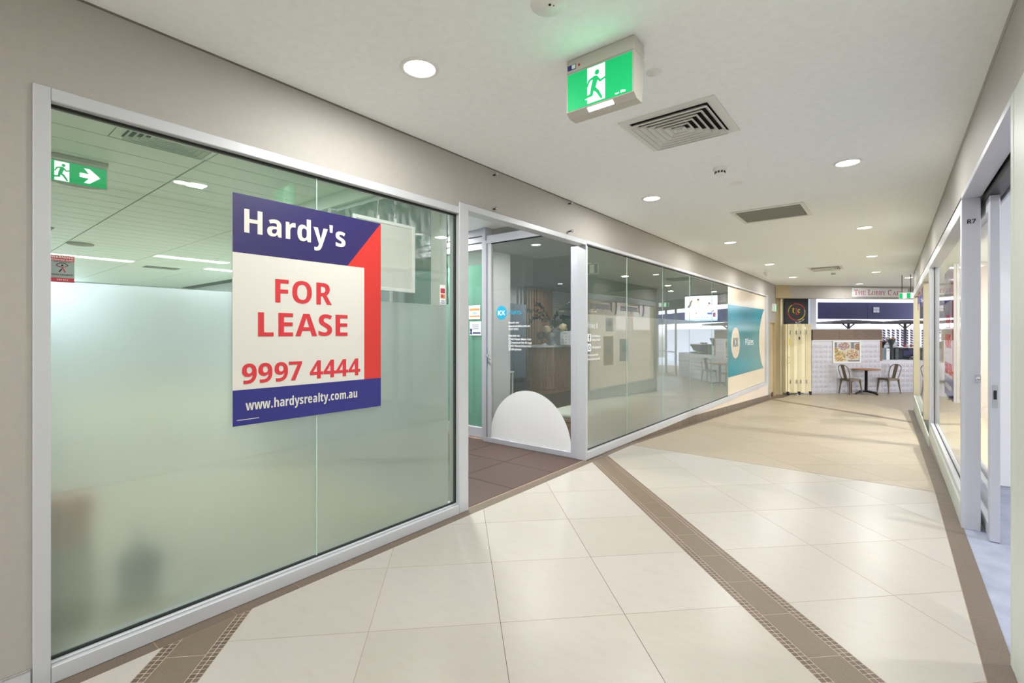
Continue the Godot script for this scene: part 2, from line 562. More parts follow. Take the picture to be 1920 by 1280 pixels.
func floors():
	var st = S()
	var regs = [
		[PackedVector2Array([Vector2(-2.515, -0.5), Vector2(0.295, -0.5), Vector2(0.295, RAMP0 - 0.004), Vector2(-2.515, RAMP0 - 0.004)]), ramp_T(0, 1)],
		[PackedVector2Array([Vector2(-2.515, RAMP0 + 0.004), Vector2(0.295, RAMP0 + 0.004), Vector2(0.295, RAMP1), Vector2(-2.515, RAMP1)]), ramp_T(RAMP0, RAMP1)],
		[PackedVector2Array([Vector2(-2.515, RAMP1 + 0.002), Vector2(3.6, RAMP1 + 0.002), Vector2(3.6, 19.5), Vector2(0.95, 19.5), Vector2(-2.515, 16.0)]), ramp_T(20, 21)]]
	prism(st, rect(-2.62, -5, 0.40, RAMP0), -0.2, -0.0008, ramp_T(0, 1))
	prism(st, rect(-2.62, RAMP0, 0.42, RAMP1), -0.2, -0.0008, ramp_T(RAMP0, RAMP1))
	prism(st, rect(-3.2, RAMP1, 7.0, 26.0), -0.2, -0.0008, ramp_T(20, 21))
	var fl = struct("floor", st, "grout", "cream tiled corridor floor with dark mosaic bands, sloping down to the cafe", "floor")
	# columns of the diagonal grid: [s0, s1, kind]
	var cols = []
	for k in 8: cols.append([-1.29 - 0.606 * (k + 1), -1.29 - 0.606 * k, 0])
	cols.append([-1.29, -1.025, 1])
	for k in 4: cols.append([-1.025 + 0.61425 * k, -1.025 + 0.61425 * (k + 1), 0])
	cols.append([1.432, 1.687, 1])
	for k in 11: cols.append([1.687 + 0.6012 * k, 1.687 + 0.6012 * (k + 1), 0])
	cols.append([8.30, 8.52, 2])
	for k in 13: cols.append([8.52 + 0.606 * k, 8.52 + 0.606 * (k + 1), 0])
	for r in 3:
		var T = regs[r][1]
		for c in cols:
			var pitch = 0.604 if c[2] == 0 else 0.3105
			var inset = 0.0 if c[2] != 1 else 0.0515
			for k in range(-12 if c[2] == 0 else -24, 60):
				var t0 = 2.275 + pitch * k
				if c[2] == 1: t0 = 2.19 + pitch * k
				for p in Geometry2D.intersect_polygons(cell(c[0] + inset, c[1] - inset, t0, t0 + pitch), regs[r][0]):
					if abs(poly_area(p)) < 0.0008: continue
					var q = S()
					prism(q, p, -0.009, 0.0, T)
					if c[2] == 0: obj("floor_tile", q, ("floor_tile_%d" if r == 0 else "ramp_tile_%d") % rng.randi_range(0, 2), fl)
					else: obj("band_tile", q, "band_tile", fl)
	# dark joint in front of the mosaic band
	st = S()
	for s in [0.8175, 0.2032]:
		for p in Geometry2D.intersect_polygons(cell(s - 0.0024, s + 0.0024, -2.0, 6.0, 0), regs[0][0]): prism(st, p, -0.004, -0.0004, regs[0][1])
	obj("dark_joint", st, "dark_grout", fl)
	st = S()
	wb(st, -2.515, -0.004, RAMP0 - 0.003, 0.36, -0.0002, RAMP0 + 0.003)
	obj("expansion_joint", st, "dark_grout", fl)
	# mosaic rows of both bands: near ones as pieces, the far ones joined
	var far = S()
	var bed = S()
	for b in [[1.432, 1.687, 1.72, 3.08], [-1.29, -1.025, 1.75, 2.42]]:
		for s0 in [b[0], b[0] + 0.0258, b[1] - 0.0516, b[1] - 0.0258]:
			for k in 240:
				var t0 = 0.5 + 0.0258 * k
				for p in Geometry2D.intersect_polygons(cell(s0, s0 + 0.0258, t0, t0 + 0.0258, 0.0016), regs[0][0]):
					if abs(poly_area(p)) < 0.00004: continue
					if t0 > b[2] and t0 < b[3]:
						var q = S()
						prism(q, p, -0.004, 0.0, regs[0][1])
						obj("mosaic_tile", q, "mosaic_%d" % rng.randi_range(0, 2), fl)
					elif t0 < 6.0: prism(far, p, -0.004, 0.0, regs[0][1])
		for p in Geometry2D.intersect_polygons(cell(b[0], b[1], -1, 6.5, 0), regs[0][0]): prism(bed, p, -0.008, -0.0005, regs[0][1])
	tag(obj("mosaic_tiles", far, "mosaic_1", fl), "", "", "", "stuff")
	obj("mosaic_grout", bed, "mosaic_grout", fl)
	# border tiles along both walls
	for side in [[-2.612, -2.518], [0.298, 0.40]]:
		var d = 0.675 - 0.322 * 4
		while d < 14.4:
			var d1 = min(d + 0.32, RAMP1)
			for seg in [[d, min(d1, RAMP0)], [max(d, RAMP0), d1]]:
				if seg[1] - seg[0] < 0.02: continue
				var q = S()
				prism(q, rect(side[0], seg[0] + 0.001, side[1], seg[1] - 0.001), -0.009, 0.0, ramp_T(0, 1) if seg[1] <= RAMP0 else ramp_T(RAMP0, RAMP1))
				obj("border_tile", q, "border_tile", fl)
			d += 0.322
	var q2 = S()
	prism(q2, [Vector2(-2.6, RAMP1 + 0.002), Vector2(-2.35, 14.95), Vector2(-2.25, 16.2), Vector2(-2.6, 15.4)], -0.009, 0.0015, ramp_T(20, 21))
	obj("border_tile", q2, "border_tile", fl)
	# entry floor
	st = S()
	wb(st, -6.2, -0.2, 2.62, -2.612, -0.003, 4.76)
	var ef = struct("floor_2", st, "entry_grout", "dark brown tiled floor of the entry recess", "floor")
	for i in 7:
		for k in 4:
			var l1 = max(-3.26 + 0.625 - 0.625 * i, -6.2)
			var l0 = max(l1 - 0.625, -6.2)
			var d0 = 3.33 - 0.64 + 0.64 * (k - 1)
			var a0 = max(d0, 2.64)
			var a1 = min(d0 + 0.64, 4.75)
			l1 = min(l1, -2.614)
			if a1 - a0 < 0.05 or l1 - l0 < 0.03: continue
			var q = S()
			wb(q, l0 + 0.003, -0.01, a0 + 0.003, l1 - 0.003, 0.0, a1 - 0.003)
			obj("entry_tile", q, "entry_tile", ef)

func poly_area(p):
	var a = 0.0
	for i in p.size(): a += p[i].cross(p[(i + 1) % p.size()])
	return a * 0.5

# ------------------------------------------------------------------ left shopfronts
func piece(called, m, parent, a, bev = 0.003):
	var st = S()
	wb(st, a[0], a[1], a[2], a[3], a[4], a[5], bev)
	return obj(called, st, m, parent)

func setting(called, label, category):
	var o = Node3D.new()
	o.name = called
	add_child(o, true)
	return tag(o, label, category, "", "structure")

func shopfront_left():
	var w = setting("window_1", "silver framed shop window with frosted lower glass behind the lease board", "window")
	piece("jamb", "aluminium", w, [-2.59, 0, 0.29, -2.70, 2.352, 0.341])
	piece("jamb", "aluminium", w, [-2.59, 0, 2.611, -2.70, 2.39, 2.711])
	piece("head", "aluminium", w, [-2.59, 2.30, 0.342, -2.70, 2.352, 2.610])
	piece("sill", "aluminium", w, [-2.59, 0.0, 0.342, -2.70, 0.068, 2.610])
	piece("sill_bead", "aluminium", w, [-2.612, 0.068, 0.342, -2.70, 0.078, 2.610])
	piece("seal", "black_seal", w, [-2.628, 2.288, 0.342, -2.65, 2.30, 2.610], 0)
	piece("seal", "black_seal", w, [-2.628, 0.078, 0.342, -2.65, 0.086, 2.610], 0)
	piece("seal", "black_seal", w, [-2.628, 0.086, 2.600, -2.65, 2.288, 2.611], 0)
	var ps = [[0.345, 1.470], [1.478, 2.60]]
	for p in ps:
		var g = piece("glass_pane", "glass", w, [-2.632, 0.086, p[0], -2.642, 2.289, p[1]], 0)
		piece("frosted_film", "frost", g, [-2.6432, 0.087, p[0] + 0.002, -2.6438, 1.594, p[1] - (0.06 if p[1] > 2 else 0.0)], 0)
	piece("glass_joint", "glass_edge", w, [-2.632, 0.086, 1.4715, -2.642, 2.288, 1.4765], 0)
	# doorway head over the entry
	var st = S()
	wb(st, -2.59, 2.34, 2.712, -2.70, 2.39, 4.563, 0.003)
	struct("trim_2", st, "aluminium", "silver frame head across the open entry", "trim")
	# long window
	w = setting("window_2", "long frosted studio window with butt jointed panes beside the entry", "window")
	piece("jamb", "aluminium", w, [-2.59, 0, 4.54, -2.70, 2.34, 4.563])
	piece("head", "aluminium", w, [-2.59, 2.355, 4.565, -2.70, 2.392, 14.31])
	piece("jamb", "aluminium", w, [-2.592, 0.09, 14.1, -2.70, 2.355, 14.31])
	piece("sill", "aluminium", w, [-2.59, 0.005, 4.565, -2.70, 0.09, 14.31])
	piece("seal", "black_seal", w, [-2.628, 0.09, 4.565, -2.65, 0.10, 10.43], 0)
	piece("seal", "black_seal", w, [-2.628, 2.346, 4.565, -2.65, 2.355, 10.43], 0)
	var e = [4.566, 5.66, 6.87, 8.07, 9.34, 10.433, 11.752, 13.0, 14.1]
	for i in 8:
		var g = piece("glass_pane", "studio_glass", w, [-2.632, 0.098, e[i] + 0.003, -2.642, 2.348, e[i + 1] - 0.003], 0)
		if i < 5: piece("frosted_film", "frost", g, [-2.6432, 0.099, e[i] + 0.004, -2.6438, 1.594, e[i + 1] - 0.004], 0)
		if i > 0 : piece("glass_joint", "glass_edge", w, [-2.632, 0.098, e[i] - 0.0025, -2.642, 2.348, e[i] + 0.0025], 0)
	# mural vinyl on the far panes
	var m = thing("mural", "cream and teal mural with a round logo on the far panes of the long window", "mural", on_left(10.433, 0.0, -0.0308), 90)
	st = S()
	bx(st, Vector3(0.004, 0.099, -0.001), Vector3(3.66, 2.347, 0.0))
	obj("cream_backing", st, "vinyl_cream", m)
	st = S()
	var poly = [Vector2(0.004, 0.467), Vector2(3.45, 0.467)]
	for i in range(1, 16):
		var y = 0.467 + 1.535 * i / 16.0
		var k = (y - 1.2) / 0.8
		poly.append(Vector2(2.93 + 0.56 * k * k, y))
	poly.append_array([Vector2(3.55, 2.002), Vector2(0.004, 1.975)])
	prism(st, poly, 0.0, 0.002)
	obj("teal_shape", st, "teal", m)
	st = S()
	prism(st, ring(0.60, 1.17, 0.36, 0.335, 36), 0.002, 0.004)
	obj("logo_disc", st, "vinyl_cream", m)
	text(m, "KX", 0.39, 1.09, 0.19, "teal_text", 0.004, 0.43)
	text(m, "Pilates", 1.47, 1.10, 0.15, "vinyl_white", 0.002, 0.82, false)
	# window decals
	var t = thing("window_lettering", "small white lettering and two social icons low on the near pane of the long window", "lettering", on_left(4.645, 0, -0.0315), 90)
	text(t, "Prove it", 0.0, 1.437, 0.062, "vinyl_white", 0, 0.24, false)
	icon(t, 0.0, 1.29, 0.085, "f")
	icon(t, 0.0, 1.18, 0.085, "o")
	text(t, "KX Pilates", 0.105, 1.338, 0.026, "vinyl_white", 0, 0.19)
	text(t, "Mona Vale", 0.105, 1.296, 0.026, "vinyl_white", 0, 0.19)
	text(t, "@kxpilates", 0.105, 1.21, 0.028, "vinyl_white", 0, 0.20)
	text(t, "#kxmonavale", 0.0, 1.127, 0.024, "vinyl_white", 0, 0.25)
	text(t, "#defineyourself", 0.0, 1.08, 0.024, "vinyl_white", 0, 0.29)

func icon(parent, x, y, s, kind):
	var st = S()
	var p = []
	for q in [[1, 1, 0], [0, 1, 1], [0, 0, 2], [1, 0, 3]]:
		for i in 5:
			var a = PI / 2 * (q[2] + i / 4.0)
			p.append(Vector2(x + s * (0.22 + 0.56 * q[0]) + cos(a) * s * 0.22, y + s * (0.22 + 0.56 * q[1]) + sin(a) * s * 0.22))
	prism(st, p, 0, 0.0015)
	var o = obj("icon", st, "vinyl_white", parent)
	st = S()
	if kind == "f":
		prism(st, [Vector2(x + s * 0.45, y + s * 0.08), Vector2(x + s * 0.6, y + s * 0.08), Vector2(x + s * 0.6, y + s * 0.75), Vector2(x + s * 0.72, y + s * 0.75), Vector2(x + s * 0.72, y + s * 0.88), Vector2(x + s * 0.45, y + s * 0.88)], 0.0015, 0.0025)
		bx(st, Vector3(x + s * 0.34, y + s * 0.47, 0.0015), Vector3(x + s * 0.72, y + s * 0.6, 0.0025))
	else:
		for i in 20:
			var a = TAU * i / 20
			var b = TAU * (i + 1) / 20
			var c = Vector2(x + s / 2, y + s / 2)
			prism(st, [c + Vector2.from_angle(a) * s * 0.2, c + Vector2.from_angle(a) * s * 0.29, c + Vector2.from_angle(b) * s * 0.29, c + Vector2.from_angle(b) * s * 0.2], 0.0015, 0.0025)
	obj("icon_mark", st, "teal_text", o)

# ------------------------------------------------------------------ entry recess between the two shopfronts
func entry_alcove():
	# ceiling, back wall with closed panels
	var st = S()
	wb(st, -6.2, CEIL, 2.6, -2.74, CEIL + 0.1, 4.76)
	struct("ceiling_2", st, "ceiling_paint", "pale plasterboard ceiling of the entry recess", "ceiling")
	st = S()
	wb(st, -5.7, 2.2, 2.66, -5.85, CEIL, 4.76)
	wb(st, -5.7, 0, 4.6, -5.85, 2.2, 4.76)
	var wa = struct("wall_recess", st, "dark_brown_wall", "dim brown wall at the back of the entry recess", "wall")
	for i in 3:
		var d0 = 2.68 + 0.64 * i
		piece("panel", "blue_grey_panel", wa, [-5.7, 0, d0 + 0.06, -5.76, 2.2, d0 + 0.62])
		piece("panel_post", "dark_metal", wa, [-5.68, 0, d0, -5.78, 2.2, d0 + 0.055])
	# studio entrance: corner post, framed glass door leaf, sliding track
	st = S()
	wb(st, -2.60, 0.0, 4.545, -2.785, 2.34, 4.60, 0.004)
	struct("trim_3", st, "lilac_aluminium", "broad brushed silver corner post at the studio entrance", "trim")
	var d = setting("door_1", "silver framed glass studio door with white arch decal and contact lettering", "door")
	piece("stile", "lilac_aluminium", d, [-4.035, 0.0, 4.552, -4.095, 2.56, 4.60])
	piece("stile", "aluminium", d, [-3.965, 0.06, 4.556, -4.03, 2.52, 4.59])
	piece("bottom_rail", "lilac_aluminium", d, [-2.787, 0.0, 4.552, -4.034, 0.062, 4.60])
	piece("top_rail", "lilac_aluminium", d, [-2.787, 2.52, 4.552, -4.034, 2.62, 4.60])
	piece("seal", "black_seal", d, [-2.787, 2.508, 4.565, -3.965, 2.52, 4.585], 0)
	piece("seal", "black_seal", d, [-4.03, 0.062, 4.553, -4.035, 2.52, 4.59], 0)
	piece("glass_pane", "clear_glass", d, [-2.787, 0.062, 4.570, -3.963, 2.507, 4.58], 0)
	st = S()
	prism(st, ring(-3.387, 0.064, 0.598, 0.632, 40, 0, PI), 0.0, 0.002, Transform3D(Basis(), V(0, 0, 4.5695)))
	obj("arch_decal", st, "vinyl_white", d)
	st = S()
	tube(st, [V(-4.0, 1.10, 4.552), V(-4.0, 1.10, 4.505)], 0.011)
	tube(st, [V(-4.005, 1.103, 4.505), V(-3.93, 1.055, 4.500)], 0.009)
	wb(st, -4.028, 0.93, 4.550, -4.018, 1.2, 4.556)
	obj("lever_handle", st, "steel", d)
	var t = thing("door_lettering", "blue round logo and white contact lines on the glass studio door", "lettering", V(-3.801, 1.637, 4.5685))
	st = S()
	prism(st, ring(0, 0, 0.083, 0.086, 32), 0, 0.0015)
	obj("logo_disc", st, "cyan", t)
	text(t, "KX", -0.056, -0.032, 0.058, "vinyl_white", 0.0015, 0.115)
	text(t, "Pilates", 0.115, -0.025, 0.052, "cyan", 0, 0.20, false)
	var lines = [["Reach out", -0.138, 0.16], ["monavale@kx.com.au", -0.179, 0.325], ["9997 4591", -0.218, 0.15], ["Discover us", -0.297, 0.17]]
	for l in lines: text(t, l[0], 0.115, l[1], 0.024, "vinyl_white", 0, l[2])
	var k = 0
	for l in [["KX Pilates Mona Vale", 0.30], ["Download the KX App", 0.305], ["KX Pilates Mona Vale", 0.30], ["@kxpilates", 0.15]]:
		icon(t, 0.115, -0.345 - 0.041 * k, 0.034, "f" if k == 2 else "o")
		text(t, l[0], 0.16, -0.34 - 0.041 * k, 0.024, "vinyl_white", 0, l[1])
		k += 1
	# fixed teal panel behind the sliding track
	d = setting("window_3", "green tinted fixed glass panel with track above at the rear of the entry", "window")
	piece("track", "lilac_aluminium", d, [-4.10, 2.66, 4.65, -5.7, 2.75, 4.76])
	piece("track", "lilac_aluminium", d, [-4.10, 2.58, 4.67, -5.7, 2.65, 4.76])
	piece("track", "lilac_aluminium", d, [-4.10, 2.49, 4.69, -5.7, 2.57, 4.76])
	piece("bottom_rail", "lilac_aluminium", d, [-4.10, 0.0, 4.69, -5.7, 0.13, 4.76])
	piece("post", "lilac_aluminium", d, [-4.10, 0.0, 4.60, -4.16, 2.75, 4.76])
	var g = piece("glass_pane", "glass", d, [-4.16, 0.13, 4.72, -5.7, 2.49, 4.73], 0)
	piece("frosted_film", "teal_frost", g, [-4.165, 0.14, 4.731, -5.69, 2.30, 4.7315], 0)
	# notices
	var n = thing("notice", "small orange and white notice, upper of two papers on the green glass", "notice", V(-4.4, 1.57, 4.718))
	st = S()
	bx(st, Vector3(-0.10, 0, 0), Vector3(0.105, 0.185, 0.002))
	obj("sheet", st, "paper", n)
	st = S()
	bx(st, Vector3(-0.09, 0.115, 0.002), Vector3(0.095, 0.145, 0.003))
	bx(st, Vector3(-0.09, 0.03, 0.002), Vector3(0.095, 0.05, 0.003))
	obj("orange_band", st, "paper_orange", n)
	st = S()
	prism(st, [Vector2(-0.05, 0.07), Vector2(0.06, 0.07), Vector2(0.02, 0.1), Vector2(-0.02, 0.1)], 0.002, 0.003)
	obj("blue_picture", st, "paper_blue", n)
	n = thing("notice", "small certificate with a purple rosette, lower of two papers on the green glass", "notice", V(-4.38, 1.35, 4.718))
	st = S()
	bx(st, Vector3(-0.105, 0, 0), Vector3(0.105, 0.19, 0.002))
	obj("sheet", st, "paper", n)
	st = S()
	prism(st, ring(-0.08, 0.075, 0.02, 0.02, 14), 0.002, 0.003)
	prism(st, [Vector2(-0.09, 0.06), Vector2(-0.07, 0.06), Vector2(-0.062, 0.015), Vector2(-0.1, 0.02)], 0.002, 0.003)
	obj("rosette", st, "purple_ink", n)
	st = S()
	bx(st, Vector3(-0.05, 0.025, 0.002), Vector3(0.09, 0.045, 0.003))
	for i in 3: bx(st, Vector3(-0.06, 0.09 + 0.025 * i, 0.002), Vector3(0.06, 0.095 + 0.025 * i, 0.003))
	obj("print", st, "purple_ink", n)

# ------------------------------------------------------------------ vacant shop behind the first window
func vacant_shop():
	var st = S()
	wb(st, -17.2, -0.2, -2.6, -2.612, -0.002, 2.6)
	wb(st, -17.2, -0.2, 2.6, -6.21, -0.002, 5.6)
	struct("floor_3", st, "shop_floor", "pale bare floor of the empty shop behind frosted glass", "floor")
	st = S()
	wb(st, -17.0, 0, -2.6, -17.15, 3.0, 5.6)
	wb(st, -17.0, 0, -2.6, -2.74, 3.0, -2.75)
	wb(st, -17.0, 0, 5.42, -5.85, 3.0, 5.57)
	wb(st, -5.85, 0, 4.76, -6.0, 3.0, 5.57)
	var wv = struct("wall_vacant", st, "bright_white", "plain white walls round the empty shop", "wall")
	st = S()
	wb(st, -16.98, 0.0, -2.55, -17.0, 0.1, 5.4, 0.003)
	obj("skirting", st, "aluminium", wv)
	# metal pan ceiling
	st = S()
	wb(st, -17.0, CEIL + 0.012, -2.6, -2.74, CEIL + 0.1, 5.5)
	var c = struct("ceiling_3", st, "dark_void", "metal pan ceiling of long narrow tiles in the empty shop", "ceiling")
	var pan = S()
	bx(pan, Vector3(-0.1465, 0, -0.595), Vector3(0.1465, 0.011, 0.595), 0.003)
	pan.generate_normals()
	var pm = pan.commit()
	var rest = S()
	var led = [[24, 4], [28, 3], [28, 5], [45, 3]]
	for i in 47:
		for k in 6:
			var l = -2.90 - 0.302 * i
			var dd = -1.55 + 1.2 * k
			if l < -16.9: continue
			if [i, k] in led: continue
			if i in [3, 4] and k == 2:
				var hp = S()
				bx(hp, V(l, CEIL, 0.55) + Vector3(-0.1465, 0, -0.295), V(l, CEIL, 0.55) + Vector3(0.1465, 0.011, 0.295), 0.003)
				obj("ceiling_pan", hp, "ceiling_pan", c)
				continue
			if i < 22 and k > 0:
				if l > -5.7 and dd > 2.7: continue
				var o = obj("ceiling_pan", pm, "ceiling_pan", c)
				o.position = V(l, CEIL, dd)
			else:
				if l > -5.7 and dd > 2.7: continue
				bx(rest, V(l, CEIL, dd) + Vector3(-0.1465, 0, -0.595), V(l, CEIL, dd) + Vector3(0.1465, 0.011, 0.595))
	tag(obj("ceiling_pans", rest, "ceiling_pan", c), "", "", "", "stuff")
	var names = ["long light strip left of the lease board in the empty shop ceiling", "long light strip just above the warning sticker as seen through the glass", "light strip partly hidden behind the lease board in the empty shop", "farthest light strip low above the end wall of the empty shop"]
	for i in led.size():
		var p = V(-2.90 - 0.302 * led[i][0], CEIL - 0.004, -1.55 + 1.2 * led[i][1])
		var t = thing("light_strip", names[i], "ceiling light", p, 0, "light strips in the empty shop")
		st = S()
		bx(st, Vector3(-0.148, 0, -0.597), Vector3(0.148, 0.015, 0.597), 0.003)
		obj("housing", st, "white_plastic", t)
		st = S()
		bx(st, Vector3(-0.11, -0.004, -0.58), Vector3(0.11, 0.0, 0.58))
		obj("diffuser", st, "led_glow", t)
		area(t, Vector3(0, -0.012, 0), Vector3(-90, 0, 0), Vector2(0.22, 1.16), 2.9, Color(0.88, 0.95, 1))
	diffuser_vent(V(-3.957, CEIL + 0.011, 1.15), "square air diffuser seen at the top of the first shop window", "ceiling_pan")
	# side glass wall towards the entry
	var w = setting("window_4", "side glass wall between the empty shop and the entry recess", "window")
	piece("head", "ceiling_pan", w, [-2.74, 2.62, 2.56, -5.85, CEIL, 2.64])
	piece("post", "green_white_paint", w, [-2.75, 0, 2.56, -2.86, 2.62, 2.63])
	piece("post", "aluminium", w, [-4.32, 0, 2.57, -4.38, 2.62, 2.63])
	piece("post", "aluminium", w, [-4.92, 0, 2.57, -4.98, 2.62, 2.63])
	piece("post", "aluminium", w, [-3.35, 0, 2.57, -3.40, 1.9, 2.63])
	piece("post", "aluminium", w, [-5.79, 0, 2.57, -5.85, 2.62, 2.63])
	piece("sill", "aluminium", w, [-2.86, 0, 2.57, -5.79, 0.06, 2.63])
	for p in [[-2.862, -3.35], [-3.40, -4.32], [-4.38, -4.92], [-4.98, -5.79]]:
		var g = piece("glass_pane", "clear_glass", w, [p[0], 0.06, 2.595, p[1], 2.62, 2.603], 0)
		piece("frosted_film", "frost", g, [p[0], 0.061, 2.5935, p[1], 1.594, 2.5942], 0)
	st = S()
	tube(st, [V(-3.5, 1.12, 2.56), V(-3.5, 1.12, 2.52), V(-4.2, 1.12, 2.52), V(-4.2, 1.12, 2.56)], 0.012)
	obj("push_bar", st, "white_plastic", w)
	# crinkled plastic sheet hanging inside
	st = S()
	st.set_smooth_group(3)
	var nz = FastNoiseLite.new()
	nz.seed = 12
	nz.frequency = 0.9
	var pt = func(i, j):
		var y = 2.615 - 1.0 * j / 26.0
		var l = -2.79 - 1.9 * i / 60.0
		return V(l, y, 2.685 + 0.02 * nz.get_noise_2d(i * 0.35, j * 0.08) + 0.012 * nz.get_noise_2d(i * 0.9 + 50, j * 0.25))
	for i in 60:
		for j in 26:
			quad(st, pt.call(i, j + 1), pt.call(i + 1, j + 1), pt.call(i + 1, j), pt.call(i, j))
	tag(obj("plastic_sheet", st, "plastic_sheet"), "crinkled dark plastic sheet hanging behind the white poster frame", "plastic sheet")
	# hanging poster frame
	var t = thing("poster_frame", "blank white poster frame hung on two wires behind the window glass", "poster frame", V(-2.76, 1.68, 2.06), 90)
	st = S()
	bx(st, Vector3(-0.26, 0.0, -0.02), Vector3(-0.235, 0.49, 0.0), 0.003)
	bx(st, Vector3(0.235, 0.0, -0.02), Vector3(0.26, 0.49, 0.0), 0.003)
	bx(st, Vector3(-0.235, 0.0, -0.02), Vector3(0.235, 0.025, 0.0), 0.003)
	bx(st, Vector3(-0.235, 0.465, -0.02), Vector3(0.235, 0.49, 0.0), 0.003)
	obj("frame", st, "white_plastic", t)
	st = S()
	bx(st, Vector3(-0.235, 0.025, -0.015), Vector3(0.235, 0.465, -0.006))
	obj("sheet", st, "sign_white", t)
	for x in [-0.06, 0.085]:
		st = S()
		tube(st, [Vector3(x, 0.49, -0.01), Vector3(x, 0.66, -0.01)], 0.0022, 6)
		obj("wire", st, "steel", t)
		st = S()
		bx(st, Vector3(x - 0.008, 0.49, -0.018), Vector3(x + 0.008, 0.52, -0.002), 0.003)
		obj("wire_fixing", st, "white_plastic", t)
		st = S()
		tube(st, [Vector3(x, 0.62, -0.01), Vector3(x, 0.66, -0.01)], 0.008, 8)
		obj("wire_fixing", st, "white_plastic", t)
	# blurred things standing just behind the frosted glass
	t = thing("bucket", "blurred orange thing low behind the left edge of the frosted window", "bucket", V(-3.14, 0.0, 0.45))
	st = S()
	lathe(st, [[0.0, 0.36], [0.10, 0.36], [0.125, 0.56], [0.12, 0.58], [0.0, 0.56]])
	obj("body", st, "orange", t)
	st = S()
	lathe(st, [[0.0, 0.0], [0.12, 0.0], [0.12, 0.36], [0.0, 0.36]])
	obj("stand", st, "shop_floor", t)
	t = thing("bag", "blurred dark bag on the floor behind the frosted window", "bag", V(-3.22, 0.0, 0.78))
	st = S()
	ball(st, Vector3(0, 0.11, 0), 0.11, 16, 1.0)
	obj("body", st, "bag_dark", t)
	st = S()
	tube(st, smooth_path([Vector3(-0.05, 0.19, 0.0), Vector3(-0.03, 0.27, 0.0), Vector3(0.03, 0.27, 0.0), Vector3(0.05, 0.19, 0.0)]), 0.008)
	obj("strap", st, "bag_dark", t)
	# exit sign with arrow
	t = thing("exit_sign", "green exit sign with white arrow hung in the empty shop", "exit sign", V(-5.0, 2.75, 0.80), 90, "")
	st = S()
	bx(st, Vector3(-0.19, -0.035, -0.05), Vector3(0.19, 0.0, 0.05), 0.004)
	obj("mount", st, "grey_plastic", t)
	st = S()
	var pp = [Vector2(0.19, -0.035), Vector2(-0.19, -0.035), Vector2(-0.19, -0.205)]
	for i in 9: pp.append(Vector2(-0.19 + 0.38 * i / 8.0, -0.205 - 0.022 * sin(PI * i / 8.0)))
	pp.append(Vector2(0.19, -0.205))
	prism(st, pp, -0.008, 0.008)
	obj("panel", st, "white_plastic", t)
	st = S()
	bx(st, Vector3(-0.183, -0.2, 0.008), Vector3(0.183, -0.045, 0.0095))
	obj("green_face", st, "exit_green_light", t)
	st = S()
	bx(st, Vector3(-0.125, -0.196, 0.0095), Vector3(-0.04, -0.05, 0.0105))
	prism(st, [Vector2(0.02, -0.105), Vector2(0.075, -0.105), Vector2(0.045, -0.065), Vector2(0.08, -0.065), Vector2(0.145, -0.122), Vector2(0.08, -0.18), Vector2(0.045, -0.18), Vector2(0.075, -0.14), Vector2(0.02, -0.14)], 0.0095, 0.0105)
	obj("white_marks", st, "exit_white_light", t)
	runner(t, -0.085, -0.196, 0.145, 0.0105)
	# downlight inside, small round vent, dark grilles
	downlight(V(-5.03, CEIL, 1.52), 0.075, "round downlight seen through the glass above the lease board", 2.0, "")
	downlight(V(-3.4, CEIL, 3.35), 0.085, "downlight over the entry recess, mirrored in the glass studio door", 1.6, "")
	downlight(V(-5.1, CEIL, 4.35), 0.085, "downlight in the dim entry recess ceiling seen through the window", 2.0, "")
	t = thing("ceiling_grille", "dark grille seen beside the exit sign in the empty shop ceiling", "ceiling vent", V(-8.64, CEIL - 0.003, 0.85))
	grille(t, 0.30, 0.6)
	t = thing("ceiling_grille", "dark grille near the light strips deep in the empty shop ceiling", "ceiling vent", V(-11.96, CEIL - 0.003, 3.25))
	grille(t, 0.30, 0.6)
	t = thing("ceiling_speaker", "round flat speaker disc on the empty shop ceiling", "speaker", V(-9.7, CEIL - 0.02, 1.6))
	st = S()
	lathe(st, [[0.0, 0.0], [0.15, 0.0], [0.165, 0.012], [0.165, 0.02]])
	obj("cover", st, "filter_grey", t)

func grille(t, w, l):
	var st = S()
	bx(st, Vector3(-w / 2, -0.006, -l / 2), Vector3(w / 2, 0.0, l / 2), 0.002)
	obj("backing", st, "dark_metal", t)
	for i in 5:
		st = S()
		var x = -w / 2 + w * (i + 0.5) / 5.0
		bx(st, Vector3(x - 0.012, -0.012, -l / 2 + 0.02), Vector3(x + 0.012, -0.006, l / 2 - 0.02), 0.002)
		obj("slat", st, "filter_grey", t)

func runner(t, cx, y0, h, z):       # the running figure of an exit sign, in a doorway h high
	var st = S()
	var P = func(x, y): return Vector2(cx + x * h, y0 + y * h)
	prism(st, ring(P.call(0.08, 0.83).x, P.call(0.08, 0.83).y, h * 0.075, h * 0.075, 18), z, z + 0.001)
	var bars = [[0.03, 0.66, -0.05, 0.40, 0.085, 0.075], [0.06, 0.70, 0.18, 0.55, 0.035, 0.03], [0.18, 0.55, 0.34, 0.60, 0.03, 0.026], [0.0, 0.71, -0.17, 0.66, 0.035, 0.03], [-0.17, 0.66, -0.25, 0.50, 0.03, 0.026],
		[-0.04, 0.40, 0.09, 0.28, 0.055, 0.045], [0.09, 0.28, 0.22, 0.06, 0.045, 0.035], [-0.07, 0.40, -0.10, 0.22, 0.055, 0.045], [-0.10, 0.22, -0.36, 0.17, 0.04, 0.032]]
	var zz = z + 0.001
	for b in bars:
		limb(st, P.call(b[0], b[1]), P.call(b[2], b[3]), b[4] * h, z, zz, Transform3D(), b[5] * h)
		zz += 0.00015
	return obj("running_figure", st, "exit_green_light", t)

